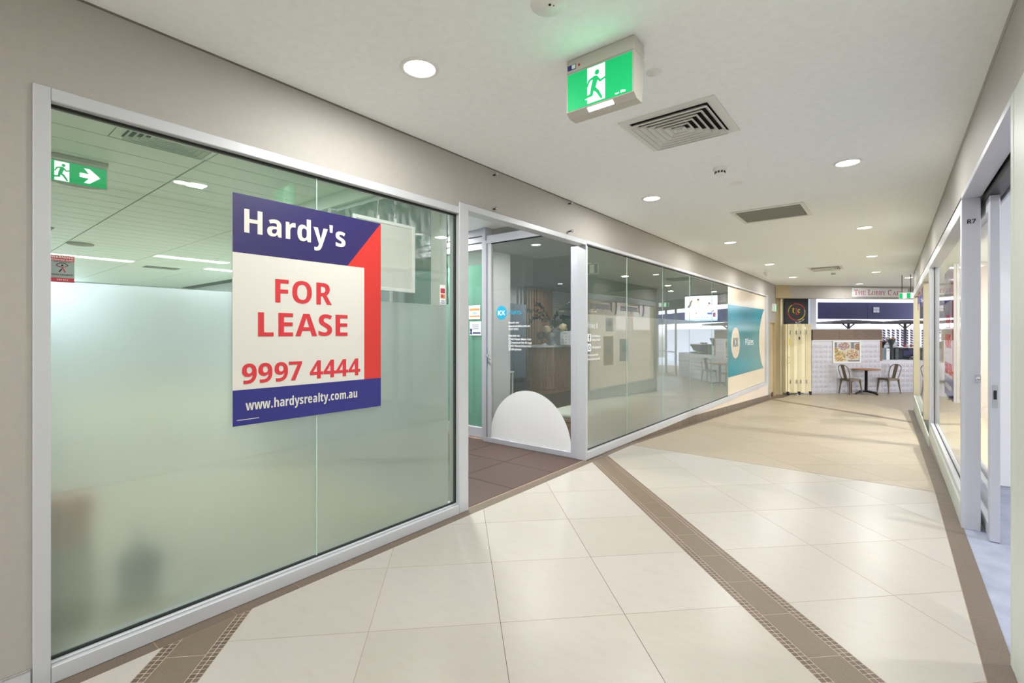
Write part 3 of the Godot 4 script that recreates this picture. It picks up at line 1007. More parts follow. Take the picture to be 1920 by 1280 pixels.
# ------------------------------------------------------------------ studio behind the long window
func studio():
	var st = S()
	wb(st, -8.7, -0.2, 4.76, -2.72, 0.0, 14.5)
	struct("floor_4", st, "dark_floor", "dark timber floor of the studio", "floor")
	st = S()
	wb(st, -8.55, 0, 4.76, -8.7, 3.0, 14.5)
	wb(st, -8.7, 0, 14.4, -2.74, 3.0, 14.55)
	wb(st, -8.7, 0, 4.762, -5.71, 3.0, 4.80)
	struct("wall_studio", st, "white_paint", "white rear walls of the studio", "wall")
	st = S()
	wb(st, -5.2, 0, 4.80, -5.34, CEIL, 6.49)
	struct("wall_partition", st, "white_paint", "white partition wall seen through the glass studio door", "wall")
	st = S()
	wb(st, -8.55, CEIL + 0.015, 4.76, -2.74, CEIL + 0.12, 14.4)
	var c = struct("ceiling_4", st, "dark_void", "grey tiled ceiling of the studio", "ceiling")
	for i in 5:
		for k in 8:
			var l = -2.75 - 1.2 * i
			var d = 4.78 + 1.2 * k
			var q = S()
			wb(q, l - 0.003, CEIL, d + 0.003, max(l - 1.197, -8.5), CEIL + 0.012, d + 1.197, 0.003)
			obj("ceiling_tile", q, "studio_ceiling", c)
	downlight(V(-5.0, CEIL, 8.4), 0.085, "studio downlight over the reception counter", 0.6, "")
	downlight(V(-4.3, CEIL, 6.0), 0.085, "studio downlight just inside the glass door", 0.5, "")
	downlight(V(-4.3, CEIL, 10.8), 0.085, "studio downlight beyond the wall screen", 0.5, "")
	downlight(V(-7.2, CEIL, 11.2), 0.085, "studio downlight in front of the timber slat screen", 0.6, "")
	# back cabinet, slat screen, brick wall
	var t = thing("cabinet", "dim blue grey cabinet doors left of the timber slat screen", "cabinet", V(-8.54, 0.0, 10.2), 90)
	st = S()
	bx(st, Vector3(-1.6, 0.1, 0.0), Vector3(0.78, 2.2, 0.30))
	obj("body", st, "dusk_cabinet", t)
	for i in 4:
		for k in 2:
			st = S()
			bx(st, Vector3(-1.59 + 0.6 * i, 0.12 + 1.05 * k, 0.30), Vector3(-1.005 + 0.6 * i, 1.15 + 1.04 * k, 0.32), 0.003)
			obj("door", st, "dusk_cabinet", t)
	st = S()
	bx(st, Vector3(-1.6, 0.0, 0.0), Vector3(0.78, 0.1, 0.25))
	obj("plinth", st, "black", t)
	t = thing("slat_screen", "tall timber slat screen at the back of the studio", "screen", V(-8.3, 0.0, 11.0), 90)
	for i in 5:
		st = S()
		bx(st, Vector3(0.02 + 0.13 * i, 0.06, 0.0), Vector3(0.085 + 0.13 * i, 2.68, 0.09), 0.004)
		obj("slat", st, "oak", t)
	st = S()
	for q in [[0.0, 2.68, -0.02, 1.42, 2.74, 0.10], [0.0, 0.0, -0.02, 1.42, 0.06, 0.10], [0.02, 0.95, 0.091, 0.66, 0.98, 0.10]]:
		st = S()
		bx(st, Vector3(q[0], q[1], q[2]), Vector3(q[3], q[4], q[5]), 0.004)
		obj("rail", st, "oak", t)
	for i in 4:
		st = S()
		bx(st, Vector3(0.66 + 0.19 * i, 0.06, -0.01), Vector3(0.846 + 0.19 * i, 2.68, 0.05), 0.004)
		obj("board", st, "oak", t)
	st = S()
	wb(st, -8.42, 0, 12.43, -8.55, CEIL, 14.4)
	var bw = struct("wall_brick", st, "studio_ceiling", "white brick wall at the back of the studio", "wall")
	st = S()
	for r in 31:
		for k in 9:
			var x = 12.44 + 0.235 * k - (0.117 if r % 2 else 0.0)
			var x1 = min(x + 0.225, 14.39)
			x = max(x, 12.44)
			if x1 - x < 0.04: continue
			wb(st, -8.42, 0.006 + 0.088 * r, x, -8.40, 0.084 + 0.088 * r, x1, 0.004)
	tag(obj("bricks", st, "white_brick", bw), "", "", "", "stuff")
	# reception counter with curved end
	t = thing("reception_counter", "curved reception counter of vertical timber battens with pale top", "counter", V(-6.05, 0.0, 9.35), 90)
	var path = []
	for i in 9:
		var a = PI + PI / 2 * i / 8.0
		path.append(Vector2(-0.1 + cos(a) * 0.45, -0.05 - sin(a) * 0.45 - 0.40))
	for i in 16: path.append(Vector2(-0.1 + 0.16 * (i + 1), 0.0))
	st = S()
	var base = S()
	for i in path.size() - 1:
		var a = path[i]
		var b = path[i + 1]
		var n = 2
		for k in n:
			var p = a.lerp(b, (k + 0.08) / n)
			var q = a.lerp(b, (k + 0.92) / n)
			var nn = Vector2(-(q - p).y, (q - p).x).normalized() * 0.03
			prism(st, [p, q, q - nn, p - nn], -1.06, -0.10, Transform3D(Basis(Vector3(1, 0, 0), Vector3(0, 0, 1), Vector3(0, -1, 0)), Vector3.ZERO))
		var nn2 = Vector2(-(b - a).y, (b - a).x).normalized()
		prism(base, [a - nn2 * 0.02, b - nn2 * 0.02, b - nn2 * 0.05, a - nn2 * 0.05], -1.06, 0.0, Transform3D(Basis(Vector3(1, 0, 0), Vector3(0, 0, 1), Vector3(0, -1, 0)), Vector3.ZERO))
	tag(obj("battens", st, "oak", t), "", "", "", "stuff")
	obj("body", base, "oak", t)
	st = S()
	var top = []
	for i in path.size():
		top.append(path[i] * 1.0 + (Vector2(-0.05, 0.05) if i < 9 else Vector2(0, 0.05)))
	top.append(Vector2(2.46, -0.7))
	top.append(Vector2(-0.6, -0.7))
	prism(st, top, -1.10, -1.06, Transform3D(Basis(Vector3(1, 0, 0), Vector3(0, 0, 1), Vector3(0, -1, 0)), Vector3.ZERO))
	obj("top", st, "white_brick", t)
	# things on the counter
	var box = thing("display_box", "pale box with small marks standing on the reception counter", "box", V(-5.98, 1.10, 9.50), 55)
	st = S()
	bx(st, Vector3(-0.17, 0, -0.13), Vector3(0.17, 0.33, 0.13), 0.01)
	obj("body", st, "white_paint", box)
	st = S()
	for r in 3:
		for k in 3: bx(st, Vector3(-0.11 + 0.08 * k, 0.06 + 0.065 * r, 0.13), Vector3(-0.095 + 0.08 * k, 0.075 + 0.065 * r, 0.132))
	bx(st, Vector3(-0.11, 0.27, 0.13), Vector3(0.0, 0.278, 0.132))
	tag(obj("marks", st, "desk_grey", box), "", "", "", "stuff")
	var vase = thing("flower_vase", "round grey vase of dried flowers and arching dark branches on the counter", "vase", V(-6.12, 1.10, 9.13))
	st = S()
	lathe(st, [[0.0, 0.0], [0.07, 0.0], [0.06, 0.05], [0.05, 0.09], [0.10, 0.14], [0.125, 0.21], [0.10, 0.28], [0.07, 0.30]])
	obj("bowl", st, "vase_grey", vase)
	var stems = S()
	var lv = S()
	var arcs = [[Vector3(-0.02, 0.28, 0), Vector3(-0.10, 0.55, 0.02), Vector3(-0.30, 0.78, 0.1), Vector3(-0.55, 0.80, 0.2)], [Vector3(0, 0.28, 0), Vector3(-0.14, 0.50, 0), Vector3(-0.35, 0.66, 0.05), Vector3(-0.52, 0.55, 0.1)], [Vector3(0, 0.28, 0), Vector3(-0.05, 0.6, 0), Vector3(-0.22, 0.88, 0.05), Vector3(-0.36, 0.96, 0.1)], [Vector3(0, 0.28, 0), Vector3(0.08, 0.5, 0.03), Vector3(0.16, 0.66, 0.05), Vector3(0.2, 0.72, 0.05)], [Vector3(0, 0.28, 0), Vector3(0.15, 0.45, 0.03), Vector3(0.3, 0.58, 0.02), Vector3(0.36, 0.66, 0.0)]]
	for ai in arcs.size():
		var p = smooth_path(arcs[ai], 8)
		tube(stems, p, 0.007, 5, 0.003)
		for i in range(7, p.size()):
			for k in 4:
				var d = Vector3(rng.randf_range(-1, 1), rng.randf_range(-1, 1), rng.randf_range(-1, 1)).normalized()
				var l = 0.075
				var s = d.cross(Vector3.UP).normalized() * 0.022
				var m = p[i] + d * l * 0.5
				quad(lv, p[i], m + s, p[i] + d * l, m - s)
				quad(lv, p[i], m - s, p[i] + d * l, m + s)
	obj("stem", stems, "dried_dark", vase)
	tag(obj("foliage", lv, "dried_dark", vase), "", "", "", "stuff")
	for f in [[-0.02, 0.36, 0.12, 0.10, "flower_cream"], [0.36, 0.40, 0.06, 0.10, "flower_cream"], [-0.10, 0.46, 0.04, 0.08, "flower_rust"], [-0.20, 0.22, 0.10, 0.11, "dried_brown"], [-0.12, 0.10, 0.14, 0.07, "flower_rust"], [0.10, 0.50, 0.0, 0.09, "leaf_green"], [0.24, 0.52, 0.02, 0.09, "leaf_green"]]:
		st = S()
		for k in 60:
			var d = Vector3(rng.randf_range(-1, 1), rng.randf_range(-0.7, 1), rng.randf_range(-1, 1)).normalized()
			var c0 = Vector3(f[0], f[1], f[2])
			var s = d.cross(Vector3(0.3, 1, 0.2)).normalized() * f[3] * 0.35
			var u = s.cross(d).normalized() * f[3] * 0.35
			var e = c0 + d * f[3]
			otri(st, c0 + d * f[3] * 0.4 - s, c0 + d * f[3] * 0.4 + s, e + u * 0.5, c0)
			otri(st, e - s - u * 0.4, e + s - u * 0.4, e + u * 0.6, c0)
		ball(st, Vector3(f[0], f[1], f[2]), f[3] * 0.75, 10)
		obj("flower_head", st, f[4], vase)
	t = thing("glass_jar", "tiny jar at the left end of the reception counter top", "jar", V(-6.25, 1.10, 9.03))
	st = S()
	lathe(st, [[0.0, 0.0], [0.05, 0.0], [0.055, 0.06], [0.04, 0.08], [0.0, 0.08]])
	obj("body", st, "paper", t)
	# stool, side table
	t = thing("side_table", "thin white metal side table with a pale tub behind the arch decal", "table", V(-6.2, 0.0, 7.35))
	st = S()
	for q in [[-0.2, -0.2], [0.2, -0.2], [-0.2, 0.2], [0.2, 0.2]]:
		st = S()
		bx(st, Vector3(q[0] - 0.015, 0, q[1] - 0.015), Vector3(q[0] + 0.015, 0.58, q[1] + 0.015))
		obj("leg", st, "white_plastic", t)
	st = S()
	bx(st, Vector3(-0.23, 0.58, -0.23), Vector3(0.23, 0.61, 0.23), 0.005)
	obj("top", st, "white_plastic", t)
	t = thing("tub", "pale tub resting on the white side table", "tub", V(-6.2, 0.61, 7.35))
	st = S()
	bx(st, Vector3(-0.12, 0, -0.12), Vector3(0.12, 0.2, 0.12), 0.02)
	obj("body", st, "white_paint", t)
	# pendant rack
	t = thing("pendant_rack", "black pendant light rack with brass bulb holders over the counter", "pendant light", V(-6.3, CEIL, 10.6), 55)
	st = S()
	tube(st, [Vector3(0.0, 0, 0), Vector3(0.0, -0.40, 0)], 0.01)
	tube(st, [Vector3(0.12, 0, 0), Vector3(0.12, -0.40, 0)], 0.01)
	bx(st, Vector3(-0.08, -0.02, -0.05), Vector3(0.2, 0.0, 0.05))
	for s in [-1, 1]: tube(st, [Vector3(0.06, -0.40, 0), Vector3(0.06 + 0.45 * s, -0.72, 0), Vector3(0.06 + 0.5 * s, -0.76, 0)], 0.012)
	tube(st, [Vector3(-0.5, -0.76, 0), Vector3(0.6, -0.76, 0)], 0.012)
	obj("frame", st, "black", t)
	for i in 4:
		st = S()
		lathe(st, [[0.012, -0.80], [0.022, -0.79], [0.022, -0.70], [0.014, -0.69]], 12, Transform3D(Basis(), Vector3(-0.42 + 0.3 * i, 0, 0)))
		obj("bulb_holder", st, "brass", t)
		st = S()
		lathe(st, [[0.0, -0.83], [0.07, -0.83], [0.05, -0.80], [0.0, -0.80]], 14, Transform3D(Basis(), Vector3(-0.42 + 0.3 * i, 0, 0)))
		obj("dish", st, "white_plastic", t)
	t = thing("black_cabinet", "black opening on the brick wall behind the pendant rack", "cabinet", V(-8.39, 0.0, 13.6), 90)
	st = S()
	bx(st, Vector3(-0.6, 0, 0), Vector3(0.7, 1.95, 0.1), 0.01)
	obj("body", st, "black", t)
	st = S()
	for i in 2: bx(st, Vector3(-0.58 + 0.64 * i, 0.02, 0.1), Vector3(0.04 + 0.64 * i, 1.93, 0.12), 0.005)
	obj("door", st, "black", t)
	t = thing("exit_sign", "unlit green exit sign under the studio ceiling, beside the entry post", "exit sign", V(-4.62, CEIL - 0.22, 8.2), 20)
	st = S()
	bx(st, Vector3(-0.19, 0, -0.03), Vector3(0.19, 0.2, 0.0), 0.004)
	bx(st, Vector3(-0.05, 0.2, -0.03), Vector3(0.05, 0.22, 0.0))
	obj("case", st, "white_plastic", t)
	st = S()
	bx(st, Vector3(-0.18, 0.01, 0.0), Vector3(0.18, 0.19, 0.002))
	obj("green_face", st, "leaf_green", t)
	st = S()
	bx(st, Vector3(0.02, 0.02, 0.002), Vector3(0.11, 0.18, 0.003))
	obj("white_doorway", st, "white_plastic", t)
	# bench below the long window
	t = thing("bench", "low timber bench with pale cushion top behind the long frosted window", "bench", V(-2.78, 0.0, 4.82), 90)
	st = S()
	bx(st, Vector3(0.0, 0.0, -0.5), Vector3(2.35, 0.33, -0.02), 0.006)
	obj("base", st, "oak_board", t)
	st = S()
	bx(st, Vector3(-0.01, 0.33, -0.52), Vector3(2.36, 0.37, 0.0), 0.006)
	obj("seat_board", st, "oak_board", t)
	st = S()
	bx(st, Vector3(0.0, 0.37, -0.51), Vector3(2.35, 0.45, -0.03), 0.03)
	obj("cushion", st, "cushion", t)
	# wall screen
	t = thing("wall_screen", "bright screen showing people exercising, hung inside the long window", "screen", V(-3.13, 1.63, 10.3), 0)
	st = S()
	bx(st, Vector3(-0.35, -0.015, -0.09), Vector3(0.355, 0.56, 0.0), 0.006)
	obj("body", st, "dark_screen", t)
	picture("display", screen_image(), 0.66, 0.52, t, 0.002, {"emit": 0.9}).position.y = 0.01
	st = S()
	tube(st, [Vector3(-0.22, 0.55, -0.05), Vector3(-0.22, CEIL - 1.63, -0.05)], 0.015)
	tube(st, [Vector3(0.22, 0.55, -0.05), Vector3(0.22, CEIL - 1.63, -0.05)], 0.015)
	obj("ceiling_pole", st, "dark_metal", t)

func blot(im, c, x, y, rx, ry):
	for j in range(int(y - ry), int(y + ry) + 1):
		for i in range(int(x - rx), int(x + rx) + 1):
			if i >= 0 and j >= 0 and i < im.get_width() and j < im.get_height():
				if pow((i - x) / max(rx, 0.5), 2) + pow((j - y) / max(ry, 0.5), 2) <= 1.0: im.set_pixel(i, j, c)

func stroke(im, c, pts, r):
	for k in pts.size() - 1:
		var n = int(pts[k].distance_to(pts[k + 1])) + 1
		for i in n + 1:
			var p = pts[k].lerp(pts[k + 1], float(i) / n)
			blot(im, c, p.x, p.y, r, r)

func screen_image():
	var im = Image.create(256, 192, false, Image.FORMAT_RGB8)
	im.fill(Color8(236, 246, 252))
	var skin = Color8(226, 178, 158)
	var dark = Color8(58, 52, 58)
	# three figures reaching forward over white benches
	stroke(im, skin, [Vector2(62, 20), Vector2(52, 48)], 7)
	stroke(im, dark, [Vector2(52, 40), Vector2(40, 68), Vector2(28, 82)], 8)
	stroke(im, skin, [Vector2(54, 44), Vector2(48, 78), Vector2(66, 94)], 4)
	stroke(im, Color8(206, 120, 120), [Vector2(44, 96), Vector2(72, 96)], 3)
	stroke(im, Color8(250, 240, 240), [Vector2(100, 60), Vector2(82, 92)], 10)
	blot(im, skin, 106, 36, 8, 9)
	blot(im, dark, 106, 27, 8, 6)
	stroke(im, skin, [Vector2(100, 48), Vector2(112, 76), Vector2(138, 106)], 5)
	blot(im, skin, 194, 66, 7, 8)
	blot(im, dark, 192, 57, 8, 6)
	stroke(im, Color8(120, 130, 160), [Vector2(186, 78), Vector2(168, 86)], 7)
	stroke(im, skin, [Vector2(188, 76), Vector2(214, 88), Vector2(228, 96)], 4)
	stroke(im, dark, [Vector2(232, 98), Vector2(220, 122)], 3)
	im.fill_rect(Rect2i(0, 178, 256, 14), Color8(160, 220, 244))
	im.fill_rect(Rect2i(178, 130, 40, 14), Color8(52, 90, 140))
	im.fill_rect(Rect2i(222, 130, 20, 34), Color8(110, 50, 60))
	im.fill_rect(Rect2i(24, 166, 54, 10), Color8(244, 206, 176))
	for i in 5: im.fill_rect(Rect2i(86 + 22 * i, 162, 10, 6), Color8(80, 120, 160))
	im.fill_rect(Rect2i(86, 128, 8, 8), Color8(40, 60, 100))
	return im

# ------------------------------------------------------------------ right side
func right_side():
	var st = S()
	# open doorway frame
	var t = setting("trim_4", "silver door frame and lining of the open shop doorway on the right", "trim")
	piece("near_jamb", "green_white_paint", t, [0.388, 0, 2.80, 0.60, 2.372, 2.855])
	piece("side_panel", "green_white_paint", t, [0.390, 0, -0.5, 0.60, 2.372, 2.799])
	piece("head", "lilac_aluminium", t, [0.388, 2.335, 2.855, 0.49, 2.372, 4.65])
	piece("track", "black", t, [0.50, 2.30, 2.856, 0.58, 2.372, 6.0])
	piece("track_lip", "lilac_aluminium", t, [0.585, 2.28, 2.856, 0.60, 2.372, 6.0])
	t = setting("window_5", "right shop window framed by a broad silver post lettered with its shop number", "window")
	piece("post", "lilac_aluminium", t, [0.388, -0.005, 4.65, 0.488, 2.335, 4.72])
	piece("head", "lilac_aluminium", t, [0.388, 2.24, 4.722, 0.49, 2.335, 8.35])
	piece("sill", "green_white_paint", t, [0.388, 0.0, 4.722, 0.49, 0.15, 8.35])
	piece("sill_bead", "aluminium", t, [0.40, 0.15, 4.722, 0.49, 0.20, 8.35])
	piece("mullion", "lilac_aluminium", t, [0.388, 0.0, 8.35, 0.49, 2.335, 8.45])
	piece("seal", "black_seal", t, [0.435, 0.20, 8.33, 0.455, 2.24, 8.35], 0)
	piece("seal", "black_seal", t, [0.435, 0.20, 4.722, 0.455, 0.208, 8.33], 0)
	piece("glass_pane", "glass", t, [0.438, 0.205, 4.722, 0.448, 2.24, 6.55], 0)
	piece("glass_pane", "glass", t, [0.438, 0.205, 6.555, 0.448, 2.24, 8.33], 0)
	var ph = Node3D.new()
	ph.name = "shop_number"
	ph.position = V(0.438, 2.157, 4.6495)
	t.add_child(ph)
	text(ph, "R7", -0.02, 0, 0.03, "letter_black", 0, 0.045)
	st = S()
	bx(st, V(0.474, 1.064, 4.65) + Vector3(-0.014, -0.028, 0), V(0.474, 1.064, 4.65) + Vector3(0.014, 0.028, 0.006), 0.003)
	lathe(st, [[0.0, 0.0], [0.009, 0.0], [0.009, 0.006], [0.0, 0.006]], 12, Transform3D(Basis(Vector3.RIGHT, PI / 2), V(0.474, 1.064, 4.644)))
	obj("lock_plate", st, "steel", t)
	t = setting("window_6", "far right shop window in cream frames near the cafe", "window")
	piece("head", "aluminium", t, [0.385, 2.2, 8.452, 0.49, 2.335, 14.22])
	piece("sill", "green_white_paint", t, [0.385, -0.30, 8.452, 0.49, 0.0, 14.22])
	piece("jamb", "cream_frame", t, [0.385, 0.0, 14.0, 0.49, 2.2, 14.22])
	piece("mullion", "cream_frame", t, [0.395, 0.0, 10.05, 0.49, 2.2, 10.12])
	piece("mullion", "cream_frame", t, [0.395, 0.0, 8.452, 0.49, 2.2, 8.53])
	piece("glass_pane", "glass", t, [0.438, 0.0, 8.53, 0.448, 2.2, 10.05], 0)
	piece("glass_pane", "glass", t, [0.438, 0.0, 10.12, 0.448, 2.2, 14.0], 0)
	# sliding door leaf pushed open behind the window
	t = setting("door_2", "open sliding glass door leaf with silver stile inside the right doorway", "door")
	piece("stile", "lilac_aluminium", t, [0.510, 0.0, 4.46, 0.560, 2.30, 4.54])
	piece("stile", "lilac_aluminium", t, [0.510, 0.0, 5.9, 0.560, 2.30, 5.98])
	piece("rail", "lilac_aluminium", t, [0.512, 0.0, 4.54, 0.558, 0.09, 5.9])
	piece("rail", "lilac_aluminium", t, [0.512, 2.21, 4.54, 0.558, 2.30, 5.9])
	piece("glass_pane", "clear_glass", t, [0.530, 0.09, 4.54, 0.538, 2.21, 5.9], 0)
	st = S()
	bx(st, V(0.535, 0.965, 4.459) + Vector3(-0.013, -0.075, -0.002), V(0.535, 0.965, 4.459) + Vector3(0.013, 0.075, 0.002), 0.001)
	var lp = obj("lock_plate", st, "steel", t)
	st = S()
	bx(st, V(0.535, 0.975, 4.4565) + Vector3(-0.008, -0.03, -0.001), V(0.535, 0.975, 4.4565) + Vector3(0.008, 0.03, 0.001))
	obj("lock_slot", st, "black", lp)
	# room R7
	st = S()
	wb(st, 0.4005, -0.2, -1.2, 4.6, -0.004, 6.3)
	struct("floor_5", st, "concrete_floor", "bare blue grey concrete floor inside the right shop", "floor")
	st = S()
	wb(st, 0.60, 0, 6.15, 4.6, 2.9, 6.3)
	wb(st, 4.45, 0, -1.2, 4.6, 2.9, 6.15)
	wb(st, 0.60, 0, -1.2, 4.6, 2.9, -1.35)
	struct("wall_r7", st, "vinyl_white", "white walls inside the right shop", "wall")
	st = S()
	wb(st, 0.535, 2.9, -1.2, 4.6, 3.0, 14.3)
	wb(st, 0.535, 2.372, 2.8, 0.60, 2.9, 14.3)
	struct("ceiling_5", st, "ceiling_paint", "white ceiling of the right shops", "ceiling")
	for d in [1.0, 4.2]:
		var l = downlight(V(2.4, 2.9, d), 0.12, "ceiling light of the right shop, not in direct view" if d < 2 else "ceiling light of the right shop behind its window", 2.0, "", Color(1.0, 0.985, 0.98))
	# the shop beyond
	st = S()
	wb(st, 0.536, -0.62, 6.3, 4.6, -0.42, 14.3)
	struct("floor_6", st, "shop_floor", "pale floor of the far right shop", "floor")
	st = S()
	wb(st, 3.6, -0.45, 6.3, 3.75, 2.9, 14.3)
	wb(st, 0.535, -0.45, 14.18, 3.6, 2.9, 14.3)
	struct("wall_far_shop", st, "cream_paint", "cream walls of the far right shop", "wall")
	downlight(V(2.0, 2.9, 8.6), 0.1, "ceiling light of the far right shop, nearer one", 7.0, "")
	downlight(V(2.0, 2.9, 12.2), 0.1, "ceiling light of the far right shop, farther one", 7.0, "")
	for k in 2:
		var o = thing("window_lettering", ["blue and red computer shop lettering on the farthest right pane, nearer of two", "blue and red computer shop lettering on the farthest right pane, next to the lobby"][k], "lettering", V(0.436, 1.98, [10.41, 12.04][k]), -90)
		var w = [1.39, 1.57][k]
		text(o, "Computers", -w * 0.68, 0, 0.17, "logo_blue", 0, w * 0.8)
		text(o, "MONA VALE", -w * 0.62, 0.17, 0.06, "logo_red", 0, w * 0.4)
		st = S()
		var pts = []
		for i in 11: pts.append(Vector2(-w * 0.8, 0.08) + Vector2(cos(PI * 0.5 + PI * i / 10.0) * 0.14, sin(PI * 0.5 + PI * i / 10.0) * 0.2))
		for i in 11: pts.append(Vector2(-w * 0.78, 0.08) + Vector2(cos(PI * 1.5 - PI * i / 10.0) * 0.08, sin(PI * 1.5 - PI * i / 10.0) * 0.17))
		prism(st, pts, 0, 0.002)
		obj("logo_arc", st, "logo_blue", o)
		st = S()
		pts = []
		for p in ring(0, 0, 0.13, 0.17, 10, -PI * 0.4, PI * 0.5): pts.append(p + Vector2(-w * 0.72, 0.1))
		var inner = ring(0, 0, 0.07, 0.13, 10, -PI * 0.4, PI * 0.5)
		inner.reverse()
		for p in inner: pts.append(p + Vector2(-w * 0.72, 0.1))
		prism(st, pts, 0, 0.002)
		obj("logo_arc", st, "logo_red", o)
	for q in [[11.25, 1.42, 0.42, 0.36, "poster", "small red and white flower poster taped inside the far right pane", "paper", "sticker_red"], [11.2, 0.55, 0.55, 0.75, "poster", "tall orange picture poster below the flower poster in the far right pane", "paper_orange", "bag_dark"], [12.1, 0.62, 0.55, 0.6, "poster", "grey striped poster nearest the far end of the right panes", "paper", "bag_dark"]]:
		var o = thing(q[4], q[5], "poster", V(0.451, q[1], q[0]), -90)
		st = S()
		bx(st, Vector3(-q[2] / 2, 0, -0.002), Vector3(q[2] / 2, q[3], 0.0))
		obj("sheet", st, q[6], o)
		st = S()
		for i in 4: limb(st, Vector2(0, q[3] * 0.45), Vector2(0, q[3] * 0.45) + Vector2.from_angle(PI * (0.1 + 0.27 * i)) * q[2] * 0.3, 0.04, 0, 0.001)
		obj("print", st, q[7], o)
	t = thing("desk", "grey counter desk inside the far right shop", "desk", V(2.9, -0.42, 10.5), -90)
	st = S()
	bx(st, Vector3(-1.5, 0.98, -0.4), Vector3(1.5, 1.02, 0.4), 0.005)
	obj("top", st, "desk_grey", t)
	st = S()
	bx(st, Vector3(-1.45, 0, -0.35), Vector3(1.45, 0.98, 0.33), 0.01)
	obj("body", st, "desk_grey", t)

# ------------------------------------------------------------------ ceiling things
func downlight(at, r, label, energy, group = "", col = Color(0.985, 0.985, 0.975)):
	var t = thing("downlight", label, "downlight", at, 0, group)
	var st = S()
	lathe(st, [[r * 0.80, -0.001], [r * 0.80, -0.004], [r * 0.86, -0.008], [r, -0.005], [r * 1.02, 0.0]], 28)
	obj("trim_ring", st, "white_plastic", t)
	st = S()
	lathe(st, [[0.0, -0.004], [r * 0.45, -0.0045], [r * 0.80, -0.003], [r * 0.80, 0.0]], 24)
	obj("lens", st, "lamp_glow", t)
	area(t, Vector3(0, -0.014, 0), Vector3(-90, 0, 0), Vector2(r * 1.3, r * 1.3), energy, col)
	return t

func diffuser_vent(at, label, m = "vent_white"):
	var t = thing("air_diffuser", label, "ceiling vent", at)
	var st = S()
	var fr = 0.30
	for q in [[-fr, -fr, fr, -0.245], [-fr, 0.245, fr, fr], [-fr, -0.245, -0.245, 0.245], [0.245, -0.245, fr, 0.245]]:
		bx(st, Vector3(q[0], -0.008, q[1]), Vector3(q[2], 0.0, q[3]))
	obj("frame", st, m, t)
	st = S()
	bx(st, Vector3(-0.245, -0.0015, -0.245), Vector3(0.245, 0.0, 0.245))
	obj("dark_throat", st, "dark_void", t)
	for k in 6:          # nested flared rings
		var ro = 0.243 - 0.040 * k
		var ri = ro - 0.030
		st = S()
		for a in 4:
			var B = Basis(Vector3.UP, PI / 2 * a)
			var p0 = B * Vector3(-ro, -0.012, ro)
			var p1 = B * Vector3(ro, -0.012, ro)
			var p2 = B * Vector3(ri, 0.012, ri)
			var p3 = B * Vector3(-ri, 0.012, ri)
			var u = Vector3(0, 0.003, 0)
			var o = (p0 + p1 + p2 + p3) * 0.25 + u * 0.5
			oquad(st, p0, p1, p2, p3, o)
			oquad(st, p0 + u, p1 + u, p2 + u, p3 + u, o)
			var w = Vector3(0, -0.006, 0)
			var q0 = B * Vector3(-ro + 0.002, -0.012, ro - 0.002)
			var q1 = B * Vector3(ro - 0.002, -0.012, ro - 0.002)
			oquad(st, p0 + w, p1 + w, p1 + u, p0 + u, o)
			oquad(st, q0 + w, q1 + w, q1, q0, o + B * Vector3(0, 0, 0.2))
			oquad(st, p0 + w, p1 + w, q1 + w, q0 + w, o)
			oquad(st, p3, p2, p2 + u, p3 + u, o)
		obj("blade_ring", st, m, t).position.y = -0.016
	st = S()
	bx(st, Vector3(-0.012, -0.03, -0.012), Vector3(0.012, -0.01, 0.012))
	obj("centre_plate", st, m, t)
	return t

func smoke(at, label):
	var t = thing("smoke_detector", label, "smoke detector", at)
	var st = S()
	lathe(st, [[0.0, -0.022], [0.044, -0.022], [0.052, -0.016], [0.054, 0.0]], 24)
	obj("base", st, "white_plastic", t)
	st = S()
	lathe(st, [[0.0, -0.058], [0.030, -0.057], [0.036, -0.050], [0.036, -0.046], [0.041, -0.024], [0.041, -0.02]], 24)
	obj("head", st, "white_plastic", t)
	st = S()
	for i in 10: bx(st, Vector3(-0.006, -0.044, 0.036), Vector3(0.006, -0.03, 0.042), 0, Transform3D(Basis(Vector3.UP, TAU * i / 10), Vector3.ZERO))
	obj("vent_slots", st, "dark_void", t)
	return t

